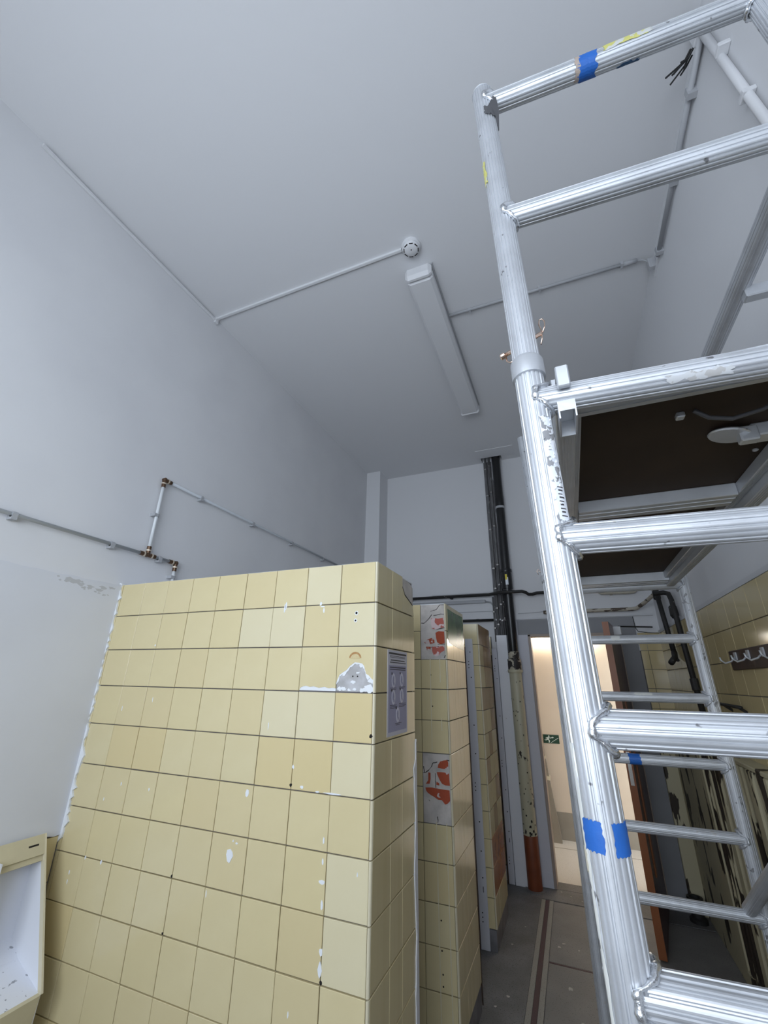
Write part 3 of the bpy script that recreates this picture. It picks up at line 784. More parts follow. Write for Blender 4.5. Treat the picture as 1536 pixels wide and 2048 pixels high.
# ------------------------------------------------------------------ cream wall basin by the left wall
mr = thing('wall_basin', 'cream wall basin with a pale recessed bowl below the rough white plaster', 'basin')
A = Vector((-1.352, 0, 0.955)); Bv = Vector((-0.930, 0, 0.0))
du2 = (Bv - A).normalized(); dn2 = Vector((-du2.z, 0, du2.x)); dn2 = dn2 if dn2.z > 0 else -dn2
def mq(s0, s1, y0, y1, n0, n1):
    V = []
    for yy in (y0, y1):
        for (s_, n_) in ((s0, n0), (s1, n0), (s1, n1), (s0, n1)):
            p = A + du2 * s_ + dn2 * n_; V.append((p.x, yy, p.z))
    return MB().add(V, [(0, 1, 2, 3), (7, 6, 5, 4), (0, 4, 5, 1), (1, 5, 6, 2), (2, 6, 7, 3), (3, 7, 4, 0)])
MY0, MY1 = -0.70, -0.094
WX = XL + 0.0135
mq(0.0, 0.066, MY0, MY1, -0.012, 0.014).obj('top_rim', 'frame_rail', mr)
mq(0.066, 0.084, MY0, MY1, -0.010, 0.006).obj('rim_bead', 'frame_rail', mr)
def lip(s_): p = A + du2 * s_; return (p.x, p.z)
MB().box(WX, WX + 0.004, MY0, MY1, 0.30, 0.93).obj('back', 'bowl_plain', mr)
L0, L1 = lip(0.455), lip(0.475)
MB().prism([(WX + 0.004, 0.645), (WX + 0.06, 0.60), L0, (L0[0] - 0.01, L0[1] - 0.02), (WX + 0.004, 0.55)], 'y', MY0, MY1).obj('bowl', 'bowl_white', mr)
MB().prism([L0, (L0[0] + 0.012, L0[1] - 0.004), (L0[0] - 0.005, 0.42), (WX + 0.05, 0.28), (WX + 0.004, 0.28), (WX + 0.004, 0.54), (L0[0] - 0.012, L0[1] - 0.022)], 'y', MY0, MY1).obj('front_apron', 'frame_rail', mr)
T0 = lip(0.0)
MB().prism([(WX, T0[1] - 0.01), T0, (L0[0] + 0.006, L0[1]), (L0[0] - 0.005, 0.42), (WX + 0.05, 0.28), (WX, 0.28)], 'y', MY1, MY1 + 0.006).obj('side_panel', 'bowl_plain', mr)
mq(0.0, 0.462, MY1 - 0.0005, MY1 + 0.0065, -0.003, 0.0145).obj('edge_trim', 'trim_cream', mr)
MB().box(WX + 0.003, WX + 0.10, -0.262, -0.256, 0.56, 0.92).obj('divider', 'bowl_plain', mr)
mq(0.028, 0.034, -0.150, -0.115, 0.0135, 0.0146).obj('slot', 'hole_shade_and_chip', mr)

# ------------------------------------------------------------------ pipework on the left wall
wp = thing('water_pipe', 'thin pale water pipe with bronze fittings clipped to the white wall above the basin', 'pipe')
PXW = XL + 0.024
ZL, ZU = 2.127, 2.566
rr_ = 0.0085
MB().tube((PXW, YN + 0.05, ZL), (PXW, 0.25, ZL), rr_, 12).obj('lower_run', 'pipe_grey_blue', wp, True)
MB().tube((PXW, 0.088, ZL), (PXW, 0.088, ZU), rr_, 12).obj('riser', 'pipe_pale', wp, True)
MB().tube((PXW, 0.09, ZU), (PXW, 2.79, ZU + 0.01), rr_, 12).obj('upper_run', 'pipe_grey_blue', wp, True)
MB().tube((PXW, 0.272, ZL), (PXW, 0.272, 1.72), rr_, 12).obj('drop', 'pipe_pale', wp, True)
def fitting(yc, zc, dirs):
    f = MB().lathe((PXW - 0.013, yc, zc), (1, 0, 0), [(0.005, 0), (0.012, 0.004), (0.012, 0.022), (0.005, 0.026)], 12)
    for (dy, dz) in dirs:
        f.tube((PXW, yc, zc), (PXW, yc + dy * 0.046, zc + dz * 0.046), 0.0115, 12)
    f = f.obj('fitting', 'bronze', wp)
    for (dy, dz) in dirs:
        MB().tube((PXW, yc + dy * 0.020, zc + dz * 0.020), (PXW, yc + dy * 0.027, zc + dz * 0.027), 0.0138, 14).obj('ring', 'brass_ring', f)
fitting(0.088, ZL, [(-1, 0), (1, 0), (0, 1)])
fitting(0.272, ZL, [(-1, 0), (0, -1)])
fitting(0.088, ZU, [(1, 0), (0, -1)])
def pclip(yc, zc, vert=False):
    m = MB()
    if vert: m.box(XL, PXW + 0.012, yc - 0.022, yc - 0.008, zc - 0.008, zc + 0.008).tube((PXW, yc, zc - 0.008), (PXW, yc, zc + 0.008), 0.0125, 12)
    else: m.box(XL, PXW + 0.010, yc - 0.010, yc + 0.010, zc - 0.022, zc - 0.006).tube((PXW, yc - 0.010, zc), (PXW, yc + 0.010, zc), 0.0125, 12)
    m.obj('pipe_clip', 'clip_grey', wp)
for yc in (-0.96, -0.535, -0.113, 0.163): pclip(yc, ZL)
for yc in (0.364, 0.858, 1.353, 1.86, 2.36): pclip(yc, ZU + 0.003)
pclip(0.088, 2.35, True); pclip(0.272, 2.045, True)

# ------------------------------------------------------------------ ceiling things
lf = thing('ceiling_light', 'long pale box shaped ceiling light beside the smoke detector', 'ceiling light')
m = MB().cbox(-0.012, 0.150, 0.385, 1.885, ZC - 0.085, ZC + 0.001, 0.018)
m.obj('diffuser', 'fixture_white', lf)
MB().cbox(-0.015, 0.153, 0.345, 0.395, ZC - 0.088, ZC + 0.001, 0.018).obj('end_cap', 'plastic_white', lf)
MB().cbox(-0.015, 0.153, 1.875, 1.90, ZC - 0.088, ZC + 0.001, 0.012).obj('end_cap', 'plastic_white', lf)
MB().box(0.150, 0.160, 0.36, 1.89, ZC - 0.012, ZC + 0.001).obj('base_edge', 'clip_grey', lf)

sd = thing('smoke_detector', 'round white smoke detector on the ceiling at the end of a trunking', 'smoke detector')
c0 = (0.075, 0.215, ZC)
MB().lathe(c0, (0, 0, -1), [(0.054, -0.001), (0.056, 0.004), (0.056, 0.014), (0.050, 0.018)], 28).obj('base', 'plastic_white', sd, False)
smooth_angle(MB().lathe(c0, (0, 0, -1), [(0.047, 0.014), (0.049, 0.026), (0.045, 0.034), (0.034, 0.042), (0.018, 0.046), (0.004, 0.047)], 28).obj('head', 'plastic_white', sd), 30)
for k in range(8):
    a = k * math.pi / 4 + 0.3
    px, py = c0[0] + 0.041 * math.cos(a), c0[1] + 0.041 * math.sin(a)
    t = Vector((-math.sin(a), math.cos(a), 0)) * 0.011
    n = Vector((math.cos(a), math.sin(a), 0)) * 0.0025
    ctr = Vector((px, py, ZC - 0.0375))
    V = [ctr - t - n, ctr + t - n, ctr + t + n, ctr - t + n]
    MB().add([tuple(v + Vector((0, 0, 0.002))) for v in V] + [tuple(v - Vector((0, 0, 0.0015))) for v in V], [(0, 1, 2, 3), (7, 6, 5, 4), (0, 4, 5, 1), (1, 5, 6, 2), (2, 6, 7, 3), (3, 7, 4, 0)]).obj('vent_slot_shade', 'hole_shade_and_chip', sd)  # solid dark bars, shade inside the slots painted as colour
MB().tube((c0[0] + 0.004, c0[1] - 0.008, ZC - 0.048), (c0[0] + 0.004, c0[1] - 0.008, ZC - 0.045), 0.004, 10).obj('indicator', 'ink', sd)

tk = thing('cable_trunking', 'thin white cable trunking along the ceiling edge to the smoke detector', 'trunking')
MB().cbox(XL + 0.004, 0.018, 0.205, 0.223, ZC - 0.014, ZC + 0.001, 0.002).obj('ceiling_run', 'plastic_white', tk)
MB().cbox(XL, XL + 0.014, -0.93, 0.225, ZC - 0.032, ZC - 0.014, 0.002).obj('wall_run', 'plastic_white', tk)
MB().cbox(XL, XL + 0.018, 0.200, 0.228, ZC - 0.045, ZC, 0.002).obj('corner_piece', 'plastic_white', tk)
MB().box(0.016, 0.021, 0.206, 0.222, ZC - 0.013, ZC).obj('end_gap_shade', 'hole_shade_and_chip', tk)  # dark block painted as the shade in the trunking's open end

cg = thing('ceiling_conduit', 'grey round conduit crossing the ceiling away from the ceiling light', 'conduit')
MB().tube((0.160, 0.785, ZC - 0.012), (1.27, 0.795, ZC - 0.012), 0.0095, 10).obj('pipe', 'conduit_grey', cg, True)
MB().tube((1.215, 0.795, ZC - 0.013), (1.30, 0.795, ZC - 0.013), 0.0125, 10).obj('sleeve', 'conduit_grey', cg, True)
for xx in (0.30, 0.75, 1.22): MB().box(xx - 0.007, xx + 0.007, 0.778, 0.810, ZC - 0.025, ZC + 0.001).obj('clip', 'conduit_grey', cg)
MB().path([(1.30, 0.795, ZC - 0.013), (1.335, 0.80, ZC - 0.02), (1.36, 0.80, ZC - 0.05), (1.37, 0.80, ZC - 0.10)], 0.004, 8).obj('loose_cable', 'conduit_grey', cg, True)
MB().cbox(1.35, XR, 0.785, 0.825, ZC - 0.10, ZC - 0.03, 0.004).obj('end_box', 'conduit_grey', cg)

rc = thing('wall_conduit', 'grey and white conduits clipped to the wall just under the ceiling', 'conduit')
MB().tube((XR - 0.02, -0.28, 3.775), (XR - 0.02, 0.69, 3.765), 0.0115, 12).obj('long_run', 'conduit_grey', rc, True)
MB().box(XR - 0.010, XR, -0.30, 0.86, 3.79, 3.808).obj('flat_cable', 'plastic_white', rc)
for yy in (-0.07, 0.28, 0.66):
    MB().box(XR - 0.034, XR, yy - 0.012, yy + 0.012, 3.745, 3.79).obj('clip', 'conduit_grey', rc)
MB().tube((XR - 0.02, -0.255, 3.80), (XR - 0.02, -0.325, 3.0), 0.0135, 12).obj('drop', 'plastic_white', rc, True)
MB().cbox(XR - 0.04, XR, -0.29, -0.215, 3.77, 3.86, 0.004).obj('junction_box', 'conduit_white', rc)
for zz in (3.55, 3.27):
    MB().cbox(XR - 0.037, XR, -0.318, -0.278, zz - 0.009, zz + 0.009, 0.003).obj('clip', 'plastic_white', rc)
m = MB()
for k in range(7):
    a = (XR - 0.03 + random.uniform(-.01, .01), -0.20 + random.uniform(-.02, .02), 3.80)
    m.path([a, (a[0] - 0.02, a[1] + 0.02, a[2] - 0.02), (a[0] - 0.03 - 0.01 * k, a[1] + 0.03 + random.uniform(-.02, .02), a[2] - 0.03 - 0.006 * k)], 0.0035, 6)
m.obj('loose_wires', 'wire', rc)

ht_ = thing('ceiling_hatch', 'pale access plate in the ceiling where the black pipes pass through', 'hatch')
MB().box(-0.05, 0.350, 2.735, 2.912, ZC - 0.006, ZC + 0.001).obj('plate', 'ceiling_paint', ht_)
MB().box(HX0 - 0.006, HX0, HY0, HY1, ZC - 0.004, ZC + 0.02).box(HX1, HX1 + 0.006, HY0, HY1, ZC - 0.004, ZC + 0.02).obj('opening_edge', 'ceiling_paint', ht_)

# ------------------------------------------------------------------ pipes on the far wall
dsn = thing('soil_stack', 'thick black soil pipe with peeling cream and red oxide lower part', 'pipe')
sxp, syp = 0.140, 2.955
def ring(z0, z1, r, mt, nm, par=dsn, x=sxp, yq=syp, n=28):
    return smooth_angle(MB().lathe((x, yq, z0), (0, 0, 1), [(r * 0.97, 0), (r, min(0.006, (z1 - z0) / 3)), (r, z1 - z0 - min(0.006, (z1 - z0) / 3)), (r * 0.97, z1 - z0)], n).obj(nm, mt, par), 50)
ring(1.70, ZC + 0.7, 0.045, 'black_pipe', 'upper_pipe')
ring(2.40, 2.575, 0.0525, 'black_pipe', 'coupling')
ring(2.57, 2.60, 0.057, 'black_pipe', 'coupling_rim')
ring(3.27, 3.295, 0.048, 'clip_grey', 'pipe_clamp')
ring(3.295, 3.42, 0.0475, 'black_pipe', 'sleeve')
ring(0.36, 1.64, 0.056, 'cream_iron', 'cream_pipe')
ring(0.0, 0.362, 0.0565, 'red_oxide', 'red_base')
ring(1.615, 1.64, 0.068, 'cream_iron', 'socket_rim')
ring(1.64, 1.735, 0.062, 'peeling_iron', 'socket')
ring(1.735, 1.80, 0.050, 'peeling_iron', 'joint')
MB().shell((sxp, syp, 2.40), (sxp, syp, 2.58), 0.0530, -8, 22, 0.035, 0.11, (0, -1, 0)).obj('label', 'sticker_clean', dsn)
MB().shell((sxp, syp, 2.40), (sxp, syp, 2.58), 0.0533, -8, 12, 0.085, 0.14, (0, -1, 0)).obj('label_band', 'label_yellow', dsn)
m = MB()
for k in range(46):
    z = 0.37 + (random.random() ** 1.9) * 1.2
    an = random.uniform(-75, 75); h = random.uniform(0.004, 0.016) * (1.3 if z < 0.6 else 1); w = random.uniform(2, 6) * (1.4 if z < 0.6 else 1)
    m.shell((sxp, syp, 0.3), (sxp, syp, 1.7), 0.0562, an - w, an + w, z - 0.3, z - 0.3 + h, (0, -1, 0), 0.0003, 4, 5, w * 0.5, 0.002)
stuff(m.obj('flaked_spots', 'dark_crack', dsn))
MB().prism(blob(sxp, syp, 0.085, 14, jit=0.15), 'z', 0.0, 0.006).obj('mortar_collar', 'terrazzo_border', dsn)

def supply(x, r, z0, z1, label, mt='grey_pipe', yq=3.012):
    t = thing('supply_pipe', label, 'pipe', 'supply pipes beside the soil stack')
    MB().tube((x, yq, z0), (x, yq, z1), r, 12).obj('pipe', mt, t, True)
    for zz in [2.05, 2.21, 2.41, 2.62, 3.05, 3.45, 3.78]:
        zz += x * 0.9
        if z0 + .02 < zz < z1:
            MB().tube((x, yq, zz - 0.007), (x, yq, zz + 0.007), r + 0.005, 12).box(x - 0.005, x + 0.005, yq, YF, zz - 0.006, zz + 0.006).obj('clip', 'steel', t)
supply(0.015, 0.013, 1.80, ZC + 0.7, 'tarnished grey supply pipe farthest from the black soil stack')
supply(0.055, 0.013, 1.80, ZC + 0.7, 'tarnished grey supply pipe between its thinner neighbour and the black stack')
supply(-0.022, 0.009, 1.90, 2.34, 'short thin grey pipe under the black cross pipe', yq=3.02)
supply(0.0815, 0.004, 1.80, 2.62, 'thin dark pipe tight against the black soil stack', 'black_iron', 3.01)
MB().prism([(-0.012, 1.95), (0.085, 1.95), (0.088, 2.8), (0.080, 3.25), (0.105, 3.42), (0.102, 3.6), (0.078, 3.68), (0.080, 3.9), (-0.012, 3.9), (-0.016, 2.9)], 'y', YF - 0.003, YF).obj('unpainted_strip', 'plinth', wall_far)

cp_ = thing('cross_pipe', 'black horizontal pipe across the far wall with a small jog', 'pipe')
ZQ = 2.352
MB().path([(-1.2, 2.965, ZQ + 0.006), (-0.05, 2.965, ZQ + 0.004), (-0.0, 2.93, ZQ + 0.004), (0.05, 2.885, ZQ + 0.004), (0.28, 2.885, ZQ + 0.004), (0.315, 2.90, ZQ - 0.006), (0.335, 2.93, ZQ - 0.02), (0.37, 2.95, ZQ - 0.018), (0.41, 2.96, ZQ - 0.006), (0.9, 2.965, ZQ - 0.006)], 0.0155, 12).obj('pipe', 'black_iron', cp_, True)
for xx in (-0.9, -0.45, 0.62): MB().box(xx - 0.01, xx + 0.01, 2.965, YF, ZQ - 0.012, ZQ + 0.02).obj('clip', 'black_iron', cp_)
c2_ = thing('low_cross_pipe', 'dark thin pipe running to the pipe bundle below the black cross pipe', 'pipe')
MB().tube((-1.0, 3.0, 2.112), (-0.03, 3.0, 2.108), 0.013, 10).obj('pipe', 'black_iron', c2_, True)
MB().box(-0.2, -0.18, 3.0, YF, 2.095, 2.125).obj('clip', 'clip_grey', c2_)
c3_ = thing('grey_conduit', 'pale grey trunking just under the black cross pipe', 'trunking')
MB().cbox(-0.9, -0.10, YF - 0.03, YF, 2.285, 2.318, 0.003).obj('box_section', 'clip_grey', c3_)
MB().path([(-0.10, YF - 0.014, 2.30), (-0.05, YF - 0.014, 2.29), (-0.01, YF - 0.014, 2.24)], 0.008, 8).obj('bend', 'clip_grey', c3_, True)
c4_ = thing('thin_trunking', 'thin white trunking just above the black cross pipe', 'trunking')
MB().cbox(-0.67, -0.02, YF - 0.014, YF, 2.388, 2.402, 0.002).obj('cover', 'conduit_white', c4_)
tag(MB().path([(-0.6, YF - 0.004, 2.205), (-0.02, YF - 0.004, 2.20)], 0.003, 6).obj('cable', 'conduit_grey'), 'thin grey cable between the two dark cross pipes', 'cable')
tag(MB().path([(0.21, YF - 0.004, 2.165), (0.36, YF - 0.004, 2.170), (0.49, YF - 0.004, 2.178), (0.6, YF - 0.004, 2.175)], 0.003, 6).obj('cable', 'conduit_grey'), 'thin grey cable above the doorway beside the black stack', 'cable')

# pipes over the door and down the right corner
p1 = thing('cream_pipe', 'cream painted pipe bent over the doorway under the scaffold platform', 'pipe')
MB().path([(0.95, 3.0, 2.36), (0.955, 3.0, 2.335), (0.975, 3.0, 2.318), (1.20, 3.0, 2.312), (1.245, 3.0, 2.315), (1.285, 3.0, 2.345), (1.31, 3.0, 2.40)], 0.014, 10).obj('pipe', 'cream_pipe', p1, True)
MB().box(1.05, 1.07, 3.0, YF, 2.30, 2.33).obj('clip', 'cream_pipe', p1)
p2 = thing('flaking_pipe', 'flaking cream and black pipe along the wall over the open door', 'pipe')
MB().path([(0.45, 2.99, 2.162), (1.20, 2.99, 2.160), (1.24, 2.98, 2.165), (1.30, 2.90, 2.20), (1.335, 2.78, 2.225), (1.345, 2.6, 2.228)], 0.0165, 12).obj('pipe', 'dirty_cream_pipe', p2, True)
MB().lathe((1.345, 2.60, 2.20), (0, 0, 1), [(0.02, -0.03), (0.027, -0.02), (0.027, 0.035), (0.02, 0.05)], 14).obj('elbow', 'black_iron', p2)
MB().tube((1.345, 2.58, 2.20), (1.355, 2.48, 1.74), 0.018, 12).obj('drop', 'black_iron', p2, True)
MB().path([(1.355, 2.48, 1.76), (1.345, 2.44, 1.72), (1.30, 2.36, 1.68)], 0.02, 10).obj('tap', 'black_iron', p2, True)
MB().tube((1.355, 2.50, 1.725), (1.355, 2.42, 1.70), 0.012, 10).obj('tap_handle', 'black_iron', p2)
p3 = thing('black_riser', 'black iron riser pipe with a valve on the yellow tiled wall', 'pipe')
MB().path([(1.26, 2.25, 2.16), (1.33, 2.25, 2.165), (1.352, 2.22, 2.15), (1.356, 2.19, 2.10), (1.358, 2.05, 1.30)], 0.017, 12).obj('pipe', 'black_iron', p3, True)
MB().lathe((1.354, 2.20, 2.06), (0.002, -0.14, -0.8), [(0.018, 0), (0.026, 0.01), (0.028, 0.07), (0.018, 0.09)], 14).obj('joint', 'black_iron', p3)
MB().tube((1.357, 2.085, 1.57), (1.357, 2.075, 1.50), 0.026, 14).obj('valve', 'black_iron', p3)
MB().box(1.335, XR, 2.07, 2.10, 1.54, 1.55).obj('bracket', 'clip_grey', p3)
tag(MB().path([(1.20, YF - 0.012, 2.10), (1.205, YF - 0.012, 2.0), (1.22, YF - 0.012, 1.97), (1.30, YF - 0.012, 1.955), (1.385, YF - 0.012, 1.95)], 0.003, 6).obj('cable', 'wire'), 'thin dark cable hanging beside the door closer arm', 'cable')

# ------------------------------------------------------------------ right wall: coat rack, rail, peeling boards
ck = thing('coat_rack', 'dark wooden coat rack with metal hooks on the yellow tiled wall', 'coat rack')
MB().cbox(XR - 0.026, XR - 0.013, 0.42, 1.30, 1.603, 1.692, 0.003).obj('board', 'dark_wood', ck)
for yy in (1.20, 1.03, 0.86, 0.69, 0.52):
    h = MB().cbox(XR - 0.032, XR - 0.025, yy - 0.016, yy + 0.016, 1.645, 1.682, 0.002).obj('hook_plate', 'aluminium_beam', ck)
    MB().path([(XR - 0.03, yy, 1.66), (XR - 0.05, yy, 1.640), (XR - 0.075, yy, 1.632), (XR - 0.09, yy, 1.645), (XR - 0.092, yy, 1.66)], 0.004, 8).obj('hook', 'aluminium_dull', h, True)
hr = thing('wall_rail', 'thin dark rail fixed below the coat rack', 'rail')
MB().tube((XR - 0.045, 1.78, 1.442), (XR - 0.045, 1.26, 1.436), 0.008, 10).obj('bar', 'black_iron', hr, True)
for yy in (1.30, 1.52, 1.74): MB().tube((XR - 0.045, yy, 1.436), (XR - 0.01, yy, 1.41), 0.007, 8).obj('bracket', 'black_iron', hr)

wc = thing('peeling_boarding', 'peeling cream painted vertical boarding along the foot of the yellow tiled wall', 'boarding')
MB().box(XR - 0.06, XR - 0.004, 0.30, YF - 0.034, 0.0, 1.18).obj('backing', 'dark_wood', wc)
MB().cbox(XR - 0.088, XR - 0.006, 2.15, YF - 0.032, 0.0, 1.185, 0.004).obj('board', 'peel_wood', wc)
ed = 2.12; ii = 0
while ed > 0.42:
    w = [0.045, 0.050, 0.040, 0.085, 0.055, 0.045][ii % 6]; g = [0.035, 0.03, 0.045, 0.05, 0.03, 0.06][ii % 6]
    MB().cbox(XR - 0.086, XR - 0.04, ed - w, ed, 0.0, 1.18, 0.008).obj('board', 'peel_wood_bad' if ii % 4 != 3 else 'peel_wood', wc)
    ed -= w + g; ii += 1
MB().cbox(XR - 0.09, XR - 0.004, 0.30, YF - 0.034, 1.18, 1.20, 0.004).obj('cap_rail', 'peel_wood', wc)
MB().cbox(XR - 0.094, XR - 0.03, 0.30, 2.15, 0.0, 0.10, 0.004).obj('base_board', 'peel_wood', wc)
dr = thing('drain_trap', 'small black drain trap on the floor by the peeling boarding', 'drain')
smooth_angle(MB().lathe((1.225, 2.92, 0.0), (0, 0, 1), [(0.055, 0), (0.055, 0.02), (0.040, 0.03), (0.036, 0.10), (0.05, 0.11), (0.05, 0.14), (0.034, 0.14), (0.034, 0.06)], 18).obj('body', 'black_iron', dr))
MB().tube((1.225, 2.93, 0.05), (1.225, YF - 0.004, 0.05), 0.022, 12).obj('outlet', 'black_iron', dr)

# ------------------------------------------------------------------ scaffold tower
sc = thing('scaffold_tower', 'ribbed aluminium scaffold tower with blue tape on its posts', 'scaffold')
RT = 0.0255
def pn(z, right=False):      # near frame posts
    return Vector((0.664 - 0.0219 * z, -0.735, z)) if not right else Vector((1.262 - 0.0219 * z, -0.700, z))
def pf(z, right=False):      # far frame posts
    return Vector((0.572 - 0.004 * z - 0.045 * max(z - 2.058, 0), 1.10, z)) if not right else Vector((1.205 - 0.003 * z, 1.10, z))
ZK = 2.058                   # where the guard frame plugs into the base frame
ZT = 3.005
posts = {}
for (nm, fn, rt_, m1, fl) in (('near', pn, False, 'aluminium', 17), ('near', pn, True, 'aluminium', 17), ('far', pf, False, 'aluminium_dull', 18), ('far', pf, True, 'aluminium_worn', 18)):
    b = MB().tube(fn(0.03, rt_), fn(ZK, rt_), RT, flutes=fl, amp=0.0019).obj('post', m1, sc)
    g = MB().tube(fn(ZK, rt_), fn(ZT, rt_), RT - 0.0008, flutes=22, amp=0.0019).obj('guard_post', 'aluminium' if nm == 'near' or not rt_ else 'aluminium_dull', sc)
    smooth_angle(MB().lathe(fn(ZK - 0.004, rt_), fn(ZT, rt_) - fn(ZK, rt_), [(RT + 0.0012, 0), (RT + 0.0042, 0.0), (RT + 0.0042, 0.036), (RT + 0.002, 0.041), (RT - 0.002, 0.043)], 36).obj('collar', 'aluminium_worn' if nm == 'far' else 'aluminium', g), 40)
    smooth_angle(MB().lathe(fn(0.0, rt_), (0, 0, 1), [(0.05, 0), (0.05, 0.008), (0.028, 0.012), (0.028, 0.05)], 24).obj('foot', 'gaffer_tape', b))
    posts[(nm, rt_)] = (b, g)
def weld(par, base, axis, side, mt='weld'):
    """wavy bead where a rung meets a post"""
    base = Vector(base); d = Vector(axis).normalized() * side
    a = d.cross(Vector((0, 0, 1))).normalized(); bb = d.cross(a)
    V = []; n = 40; mn = 8
    for k in range(n):
        t = k / n * 2 * math.pi
        R0 = RT + 0.002 + 0.0012 * math.sin(9 * t) + random.uniform(-0.0005, 0.0005)
        # saddle: bead follows the round post
        off = RT - math.sqrt(max(RT * RT - (R0 * math.cos(t)) ** 2, 0.0)) if abs(R0 * math.cos(t)) < RT else RT
        ctr = base + d * (RT - off + 0.0035) + (a * math.cos(t) + bb * math.sin(t)) * (R0 + 0.0005)
        rad = (a * math.cos(t) + bb * math.sin(t))
        mr_ = 0.0054 + 0.0011 * math.sin(13 * t)
        for q in range(mn):
            w = q / mn * 2 * math.pi
            V.append(ctr + rad * math.cos(w) * mr_ + d * math.sin(w) * mr_)
    F = []
    for k in range(n):
        k2 = (k + 1) % n
        for q in range(mn):
            q2 = (q + 1) % mn
            F.append((k * mn + q, k2 * mn + q, k2 * mn + q2, k * mn + q2))
    return MB().add(V, F).obj('weld_bead', mt, par, True)
RZ = [2.949, 2.497, 2.002, 1.741, 1.477, 1.216, 0.954, 0.692, 0.430, 0.168]
RF = [2.949, 2.497, 2.004, 1.741, 1.475, 1.209, 0.944, 0.690, 0.430, 0.168]
nr = []; fr_ = []
for i, z in enumerate(RZ):
    a = pn(z); b = pn(z, True)
    rg = MB().tube(a, b, RT - 0.0010, flutes=17, amp=0.0024).obj('rung', 'aluminium', sc)
    weld(rg, a, b - a, 1); weld(rg, b, a - b, 1); nr.append(rg)
for i, z in enumerate(RF):
    a = pf(z); b = pf(z, True)
    rg = MB().tube(a, b, RT - 0.0035, flutes=18, amp=0.0008).obj('rung', 'aluminium_dull', sc)
    weld(rg, b, a - b, 1, 'aluminium_dull'); fr_.append(rg)
# guard rail, wall stay, braces
MB().tube((1.165, -0.70, 2.515), (1.178, 1.10, 2.545), RT - 0.001, flutes=20, amp=0.0009).obj('guard_rail', 'aluminium_dull', sc)
MB().cbox(1.170, 1.36, -0.318, -0.288, 2.475, 2.51, 0.003).obj('wall_stay', 'aluminium_dull', sc)
MB().tube((1.150, 1.09, 0.715), (1.205, -0.66, 1.78), RT - 0.002, 20, flutes=20, amp=0.0006).obj('diagonal_brace', 'aluminium_dull', sc)
MB().tube((0.580, 1.07, 2.505), (0.625, -0.70, 2.505), 0.008, 12).obj('guard_wire', 'aluminium_dull', sc) if False else None
# tape, stickers, paint marks
d0, d1 = pn(0.03), pn(ZK)
L = (d1 - d0).length
def onp(z): return z - 0.03
b0, g0 = posts[('near', False)]
MB().shell(d0, d1, RT, -64, -6, onp(1.346), onp(1.378), (0, -1, 0), 0.0005, 14, 8, 3, 0.0016).obj('blue_tape', 'blue_tape', b0)
MB().shell(d0, d1, RT, 20, 78, onp(1.344), onp(1.377), (0, -1, 0), 0.0005, 14, 8, 2, 0.0012).obj('blue_tape', 'blue_tape', b0)
MB().shell(d0, d1, RT, -92, -66, onp(1.320), onp(1.343), (0, -1, 0), 0.0007, 6, 6, 4, 0.004).obj('masking_tape', 'masking_tape', b0)
MB().shell(d0, d1, RT, -72, -58, onp(1.05), onp(1.46), (0, -1, 0), 0.0004, 5, 16, 5, 0.0).obj('paint_streak', 'cream_paint', b0)
MB().shell(d0, d1, RT, 14, 60, onp(1.765), onp(1.955), (0, -1, 0), 0.0005, 14, 16, 5, 0.004).obj('torn_sticker', 'sticker', b0, label='torn peeling sticker on the post')
stk = MB().shell(d0, d1, RT, 22, 60, onp(1.766), onp(1.83), (0, -1, 0), 0.0010, 12, 8, 2, 0.002).obj('sticker_rest', 'sticker_clean', b0)
for k in range(9):
    zz = 1.772 + k * 0.0062
    MB().shell(d0, d1, RT + 0.001, 33 + (k % 2) * 2, 58 - (k * 7) % 11, onp(zz), onp(zz + 0.0018 + 0.001 * (k % 2)), (0, -1, 0), 0.0002, 6, 1).obj('barcode_line', 'ink', stk)
m = MB()
for k in range(26):
    z = random.uniform(1.79, 1.95); an = random.uniform(16, 62)
    m.shell(d0, d1, RT + 0.0006, an - random.uniform(1, 5), an + random.uniform(1, 5), onp(z), onp(z + random.uniform(0.002, 0.007)), (0, -1, 0), random.uniform(0.0005, 0.002), 3, 3, 2, 0.001)
m.obj('glue_crumbs', 'sticker', stk)
e0, e1 = pn(ZK), pn(ZT)
def ong(z): return z - ZK
MB().shell(e0, e1, RT, -80, -46, ong(2.62), ong(2.70), (0, -1, 0), 0.0004, 8, 8, 12, 0.006).obj('yellow_paint', 'yellow_paint', g0)
MB().shell(e0, e1, RT, 0, 88, ong(2.865), ong(2.90), (0, -1, 0), 0.0008, 12, 6, 6, 0.004).obj('gaffer_tape', 'gaffer_tape', g0)
q = pn(2.88)
MB().add([(q.x + 0.010, q.y - 0.024, q.z + 0.02), (q.x + 0.030, q.y - 0.020, q.z + 0.075), (q.x + 0.034, q.y - 0.010, q.z + 0.01), (q.x + 0.028, q.y + 0.0, q.z - 0.055),
          (q.x + 0.010, q.y - 0.022, q.z + 0.018), (q.x + 0.028, q.y - 0.018, q.z + 0.075), (q.x + 0.032, q.y - 0.008, q.z + 0.01), (q.x + 0.026, q.y + 0.002, q.z - 0.055)],
         [(0, 1, 2), (0, 2, 3), (4, 6, 5), (4, 7, 6), (0, 4, 5, 1), (1, 5, 6, 2), (2, 6, 7, 3), (3, 7, 4, 0)]).obj('tape_flap', 'gaffer_tape', g0)
MB().lathe(pn(ZT - 0.002), (0, 0, 1), [(RT, 0), (RT + 0.001, 0.002), (RT - 0.003, 0.006), (0.006, 0.008)], 28).obj('end_plug', 'aluminium_dull', g0)
